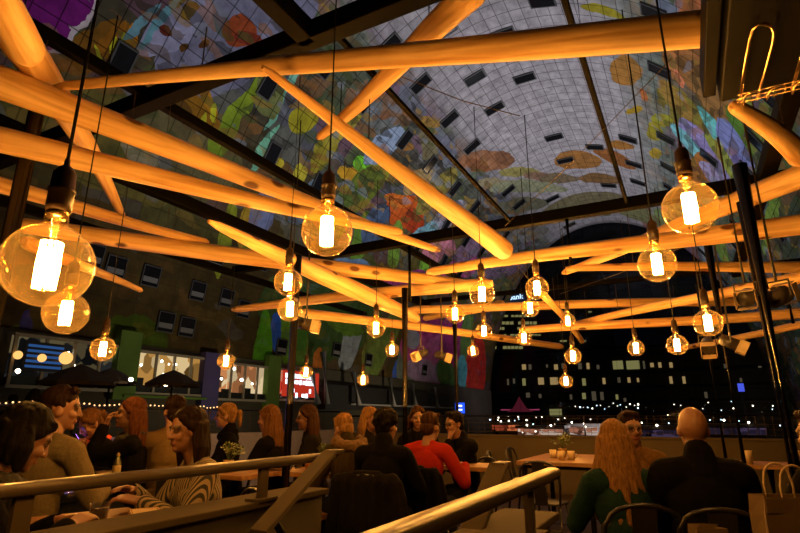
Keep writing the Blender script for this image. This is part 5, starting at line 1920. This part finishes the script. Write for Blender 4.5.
# long plank table with plant
lt_ = thing('plank_table', Vector((2.08, 7.0, 0)), 'empty wooden plank table with plant before the far parapet', 'table', TH)
MB().box((0, 0, .74), (.86, 1.5, .045)).build('tabletop', M['tabletop'], lt_, bevel=.005)
for sx in (-1, 1):
    for sy in (-1, 1):
        MB().box((sx * .36, sy * .66, .36), (.05, .05, .72)).build('leg', M['black_steel'], lt_)
MB().box((0, 0, .70), (.76, 1.36, .04)).build('apron', M['black_steel'], lt_)

# ------------------------------------------------------------------ things on the tables
M['terracotta'] = mat('pale_pot', (.28, .16, .06), .6)
M['leaf'] = mat('leaf_green', (.10, .13, .03), .5, 0, .4, 30)
M['cream'] = mat('cream_ceramic', (.40, .30, .18), .35)
M['cola'] = mat('dark_drink', (.025, .006, .003), .1)
M['paper'] = mat('napkin_paper', (.34, .24, .13), .85)
M['kraft'] = mat('kraft_paper', (.12, .075, .03), .8, 0, .1, 14)
M['box_wood'] = mat('thin_wood', (.33, .19, .075), .6, 0, .2, 40)
M['bottle_green'] = mat('green_bottle_glass', (.03, .035, .012), .1)
M['label_y'] = mat('cream_bottle_label', (.35, .26, .11), .6)
M['orange'] = mat('orange_leather', (.28, .07, .018), .5)
def potted(p, h, label, s=1.0, seed=1, cups=0):
    o = thing('potted_plant', p, label, 'plant')
    MB().lathe([(.001, 0), (.034 * s, 0), (.046 * s, .09 * s), (.048 * s, .10 * s), (.042 * s, .10 * s), (.03 * s, .02), (.001, .02)], 20).build('pot', M['terracotta'], o, True)
    MB().lathe([(.001, .085 * s), (.043 * s, .085 * s), (.043 * s, .082 * s), (.001, .08 * s)], 16).build('soil', M['dark_furn'], o)
    rnd = random.Random(seed)
    lf, st = MB(), MB()
    for k in range(16):
        a, e = rnd.uniform(0, 2 * PI), rnd.uniform(.15, 1.0)
        tip = Vector((math.cos(a) * e * h * .75, math.sin(a) * e * h * .75, .09 * s + h * rnd.uniform(.55, 1.0) * (1.1 - .4 * e)))
        b0 = Vector((0, 0, .08 * s))
        mid = b0.lerp(tip, .5) + Vector((0, 0, .02))
        st.tube([b0, mid, tip], .0022, 5)
        for q in range(5):
            c = mid.lerp(tip, q / 4)
            d = Vector((rnd.uniform(-1, 1), rnd.uniform(-1, 1), rnd.uniform(-.2, .8))).normalized()
            n = d.cross(Vector((0, 0, 1))).normalized()
            L = .045 * s * rnd.uniform(.7, 1.3)
            m_ = d.cross(n) * .006
            lf.add([c, c + d * L * .5 + n * L * .3 + m_, c + d * L, c + d * L * .5 - n * L * .3 + m_, c + d * L * .5 + m_ * .2], [(0, 1, 4), (1, 2, 4), (2, 3, 4), (3, 0, 4)])
    lf.build('foliage', M['leaf'], o, True)
    st.build('stems', M['leaf'], o, True)
    return o
def on(px, py, t, h):
    """point on a table of height h on the sight line's plan position"""
    q = at(px, py, t)
    return Vector((q.x, q.y, h))
potted(on(229, 455, 4.75, .781), .17, 'leafy potted plant on the left of the two mid tables', 1.0, 2)
potted(on(325, 455, 4.9, .781), .15, 'leafy potted plant right of the black post', 1.0, 3)
potted(on(563, 455, 6.6, .764), .20, 'bushy plant on the empty plank table', 1.1, 4)
for (px, t, lb) in ((553, 6.5, 'pale cup left of the plant on the plank table'), (561, 6.25, 'middle pale cup before the plant on the plank table'), (571, 6.25, 'pale cup right of the plant on the plank table')):
    o = thing('cup', on(px, 452, t, .764), lb, 'cup')
    MB().lathe([(.001, 0), (.036, 0), (.044, .10), (.040, .10), (.033, .008), (.001, .008)], 20).build('cup_body', M['cream'], o, True)
    MB().tube([(.04, 0, .08), (.065, 0, .07), (.063, 0, .035), (.037, 0, .025)], .005, 8).build('handle', M['cream'], o, True)
def tumbler(p, r, h, fill, label, name='drink_glass', content=None):
    o = thing(name, p, label, 'glass')
    MB().lathe([(.001, 0), (r * .85, 0), (r, h), (r * .95, h), (r * .80, .008), (.001, .008)], 24).build('tumbler', M['clear'], o, True)
    if fill:
        MB().lathe([(.001, .009), (r * .79, .009), (r * .79 + (r * .14) * fill, h * fill), (.001, h * fill)], 20).build('drink', content or M['cola'], o, True)
    return o
tumbler(on(99, 512, 2.36, .781), .042, .10, .8, 'tumbler of dark cola on the near left table')
def wine_glass(p, label, s=1.0, tilt=None):
    o = thing('wine_glass', p, label, 'glass')
    MB().lathe([(.001, 0), (.034 * s, .001), (.034 * s, .004), (.004, .012), (.0035, .075 * s), (.012, .085 * s), (.034 * s, .115 * s), (.036 * s, .14 * s), (.029 * s, .175 * s), (.028 * s, .175 * s), (.034 * s, .14 * s), (.032 * s, .117 * s), (.010, .09 * s), (.001, .088 * s)], 24).build('bowl_and_foot', M['clear'], o, True)
    return o
wine_glass(on(72, 490, 2.62, .781), 'empty wine glass beside the bowed diner', 1.05)
wg = wine_glass(world(p4, p4['hands'][0]) + Vector((-.01, 0, -.10)), 'wine glass lifted to the mouth of the drinking diner')
tr = thing('serving_box', on(146, 508, 2.5, .781), 'shallow wooden serving box on the near left table', 'box', R(-60))
b_ = MB()
b_.box((0, 0, .004), (.19, .13, .008))
for sx in (-1, 1):
    b_.box((sx * .092, 0, .022), (.006, .13, .044))
    b_.box((0, sx * .062, .022), (.19, .006, .044))
b_.build('box', M['box_wood'], tr)
MB().box((0, 0, .028), (.17, .11, .03)).build('napkins', M['paper'], tr)
pl = tag(MB().lathe([(.001, 0), (.06, 0), (.10, .014), (.098, .017), (.06, .005), (.001, .005)], 28).build('plate', M['cream'], smooth=True), 'pale plate on the near left table by the wine glass', 'plate')
pl.location = on(70, 498, 2.52, .781)
nk = tag(MB().box((0, 0, .006), (.16, .12, .012)).build('napkin', M['paper'], bevel=.003), 'folded napkin in front of the cola tumbler', 'napkin')
nk.location = on(84, 518, 2.3, .781)
nk.rotation_euler = (0, 0, R(25))
bt = thing('bottle', on(117, 466, 4.2, .781), 'small green bottle with cream label before the drinking diner', 'bottle')
MB().lathe([(.001, 0), (.03, 0), (.031, .012), (.031, .12), (.013, .165), (.0125, .205), (.014, .207), (.014, .215), (.001, .216)], 20).build('bottle_body', M['bottle_green'], bt, True)
MB().lathe([(.0315, .03), (.0318, .031), (.0318, .10), (.0315, .101)], 20).build('paper_label', M['label_y'], bt, True)
MB().lathe([(.0128, .17), (.0145, .171), (.0138, .206), (.0125, .207)], 16).build('neck_label', M['label_y'], bt, True)
bw = tag(MB().lathe([(.001, 0), (.04, 0), (.07, .05), (.067, .05), (.038, .006), (.001, .006)], 24).build('bowl', M['cream'], smooth=True), 'cream bowl left of the green bottle', 'bowl')
bw.location = on(106, 464, 4.3, .781)
p_ = tag(MB().lathe([(.001, 0), (.07, 0), (.115, .014), (.113, .017), (.07, .005), (.001, .005)], 28).build('plate', M['cream'], smooth=True), 'pale plate in front of the phone reader', 'plate')
p_.location = on(94, 464, 4.25, .781)
tumbler(on(70, 470, 4.05, .781), .032, .09, 0, 'empty small glass behind the rail, right of grey sweater elbow')
tumbler(on(80, 470, 4.1, .781), .032, .09, 0, 'second empty small glass behind the rail, toward the plate')
og = tumbler(on(309, 455, 4.85, .781), .035, .10, .75, 'glass of orange drink right of the black post', content=mat('orange_drink', (.45, .13, .02), .2))
p_ = tag(MB().box((0, 0, .012), (.24, .16, .024)).build('serving_board', M['box_wood'], bevel=.004), 'wooden serving board right of the right potted plant', 'board')
p_.location = on(338, 456, 4.85, .781)
p_.rotation_euler = (0, 0, TH)
# phone in hands
ph_ = thing('phone', world(p3, (p3['hands'][0] + p3['hands'][1]) / 2 + Vector((0, .03, .02))), 'phone with violet glowing screen held by the bowed blond diner', 'phone', R(140))
MB().box((0, 0, 0), (.075, .009, .15), None, None, None).build('case', M['black_steel'], ph_, bevel=.003)
MB().box((0, -.0055, 0), (.068, .002, .138)).build('screen', emit('phone_screen', (.45, .16, .9), 5.0), ph_)
ph_.rotation_euler = (R(-35), 0, R(140))
# pots on the right table
for (px, lb) in ((747, 'pale pot on the right table behind the bald person'), (795, 'pale pot on the right table near the right edge')):
    o = tag(MB().lathe([(.001, 0), (.04, 0), (.05, .13), (.046, .13), (.036, .008), (.001, .008)], 20).build('pot', M['cream'], smooth=True), lb, 'pot')
    o.location = on(px, 452, 5.55, .781)
# bench with paper bags, bottom right
bp = at(786, 520, 2.02)
bn = thing('bench', Vector((bp.x + .06, bp.y + .02, 0)), 'dark bench under the paper bags at the bottom right corner', 'bench', TH)
MB().box((0, 0, .50), (.85, .36, .04)).build('seat', M['tabletop'], bn)
for sx in (-1, 1):
    MB().box((sx * .36, 0, .24), (.05, .3, .48)).build('leg', M['black_steel'], bn)
def paper_bag(p, w, d, h, rz, label, handles=True):
    o = thing('paper_bag', p, label, 'bag', rz)
    vs, fs = [], []
    prof = []
    lv = 6
    for k in range(lv + 1):
        z = h * k / lv
        ww = w / 2 * (1 + .03 * math.sin(k * 1.7))
        dd = d / 2 * (1 - .25 * k / lv)
        g_ = .02 * k / lv
        prof.append([(-ww, -dd, z), (0, -dd - .006, z), (ww, -dd, z), (ww - g_ * 1.5, 0, z), (ww, dd, z), (0, dd + .006, z), (-ww, dd, z), (-ww + g_ * 1.5, 0, z)])
    for r_ in prof:
        vs += r_
    for k in range(lv):
        for j in range(8):
            a, b = k * 8 + j, k * 8 + (j + 1) % 8
            fs.append((a, b, b + 8, a + 8))
    fs.append(tuple(range(7, -1, -1)))
    bag = MB().add(vs, fs).build('bag_body', M['kraft'], o)
    md = bag.modifiers.new('t', 'SOLIDIFY')
    md.thickness = .002
    MB().box((0, -d / 2 * .76 - .004, h - .03), (w * .98, .003, .05)).build('folded_rim', M['kraft'], o)
    if handles:
        for sy in (-1, 1):
            pts = [(-w * .22, sy * d * .375, h - .05), (-w * .22, sy * d * .38, h + .04)]
            for k in range(9):
                a = PI - PI * k / 8
                pts.append((w * .20 * math.cos(a), sy * d * .39, h + .06 + .055 * math.sin(a)))
            pts += [(w * .22, sy * d * .38, h + .04), (w * .22, sy * d * .375, h - .05)]
            MB().tube(pts, .0045, 8).build('handle', M['paper'], o, True)
    return o
paper_bag(Vector((bp.x + .04, bp.y + .02, .521)), .25, .14, .435, TH + R(24), 'brown paper bag with twisted handles at the bottom right corner')
paper_bag(Vector((bp.x - .215, bp.y + .17, .521)), .12, .12, .30, TH + R(20), 'low paper parcel left of the brown paper bag', False)
# hand bag and folded clothes on seats between the tables
sbp = on(298, 470, 4.7, 0)
st_ = thing('stool', sbp, 'low dark stool under the orange handbag', 'stool', TH)
MB().box((0, 0, .44), (.62, .32, .04)).build('seat', M['tabletop'], st_)
for sx in (-1, 1):
    for sy in (-1, 1):
        MB().tube([(sx * .27, sy * .12, 0), (sx * .27, sy * .12, .43)], .013, 8).build('leg', M['black_steel'], st_)
hbg = thing('handbag', Vector((sbp.x + .06, sbp.y, .461)), 'orange handbag glimpsed under the rail between the tables', 'bag', TH)
B = Body()
B.ell((0, 0, .10), (.14, .06, .10), None, 's')
B.ell((0, 0, .05), (.15, .075, .05), None, 's')
link_mesh('bag_body', B.remesh(.01, 2), hbg, M['orange'])
MB().tube([(-.09, 0, .16), (-.07, 0, .26), (0, 0, .29), (.07, 0, .26), (.09, 0, .16)], .007, 8).build('handle', M['orange'], hbg, True)
cl = thing('folded_scarf', Vector((sbp.x - .18, sbp.y, .461)), 'pale crumpled scarf on the stool left of the orange handbag', 'scarf', TH)
B = Body()
for k in range(6):
    B.ell((random.uniform(-.06, .06), random.uniform(-.05, .05), .03 + .02 * k), (.09, .07, .03), None, 's')
me = B.remesh(.01, 2)
for v in me.vertices:
    v.co = v.co + v.normal * (.012 * mnoise.noise(v.co * 30))
link_mesh('cloth', me, cl, M['paper'])

# ------------------------------------------------------------------ view
scene.view_settings.view_transform = 'Standard'
scene.view_settings.look = 'None'
scene.view_settings.gamma = 1.0
scene.view_settings.exposure = 0.0
scene.cycles.max_bounces = 8
scene.cycles.transparent_max_bounces = 16
scene.cycles.sample_clamp_indirect = 4.0
scene.cycles.caustics_reflective = False
scene.cycles.caustics_refractive = False
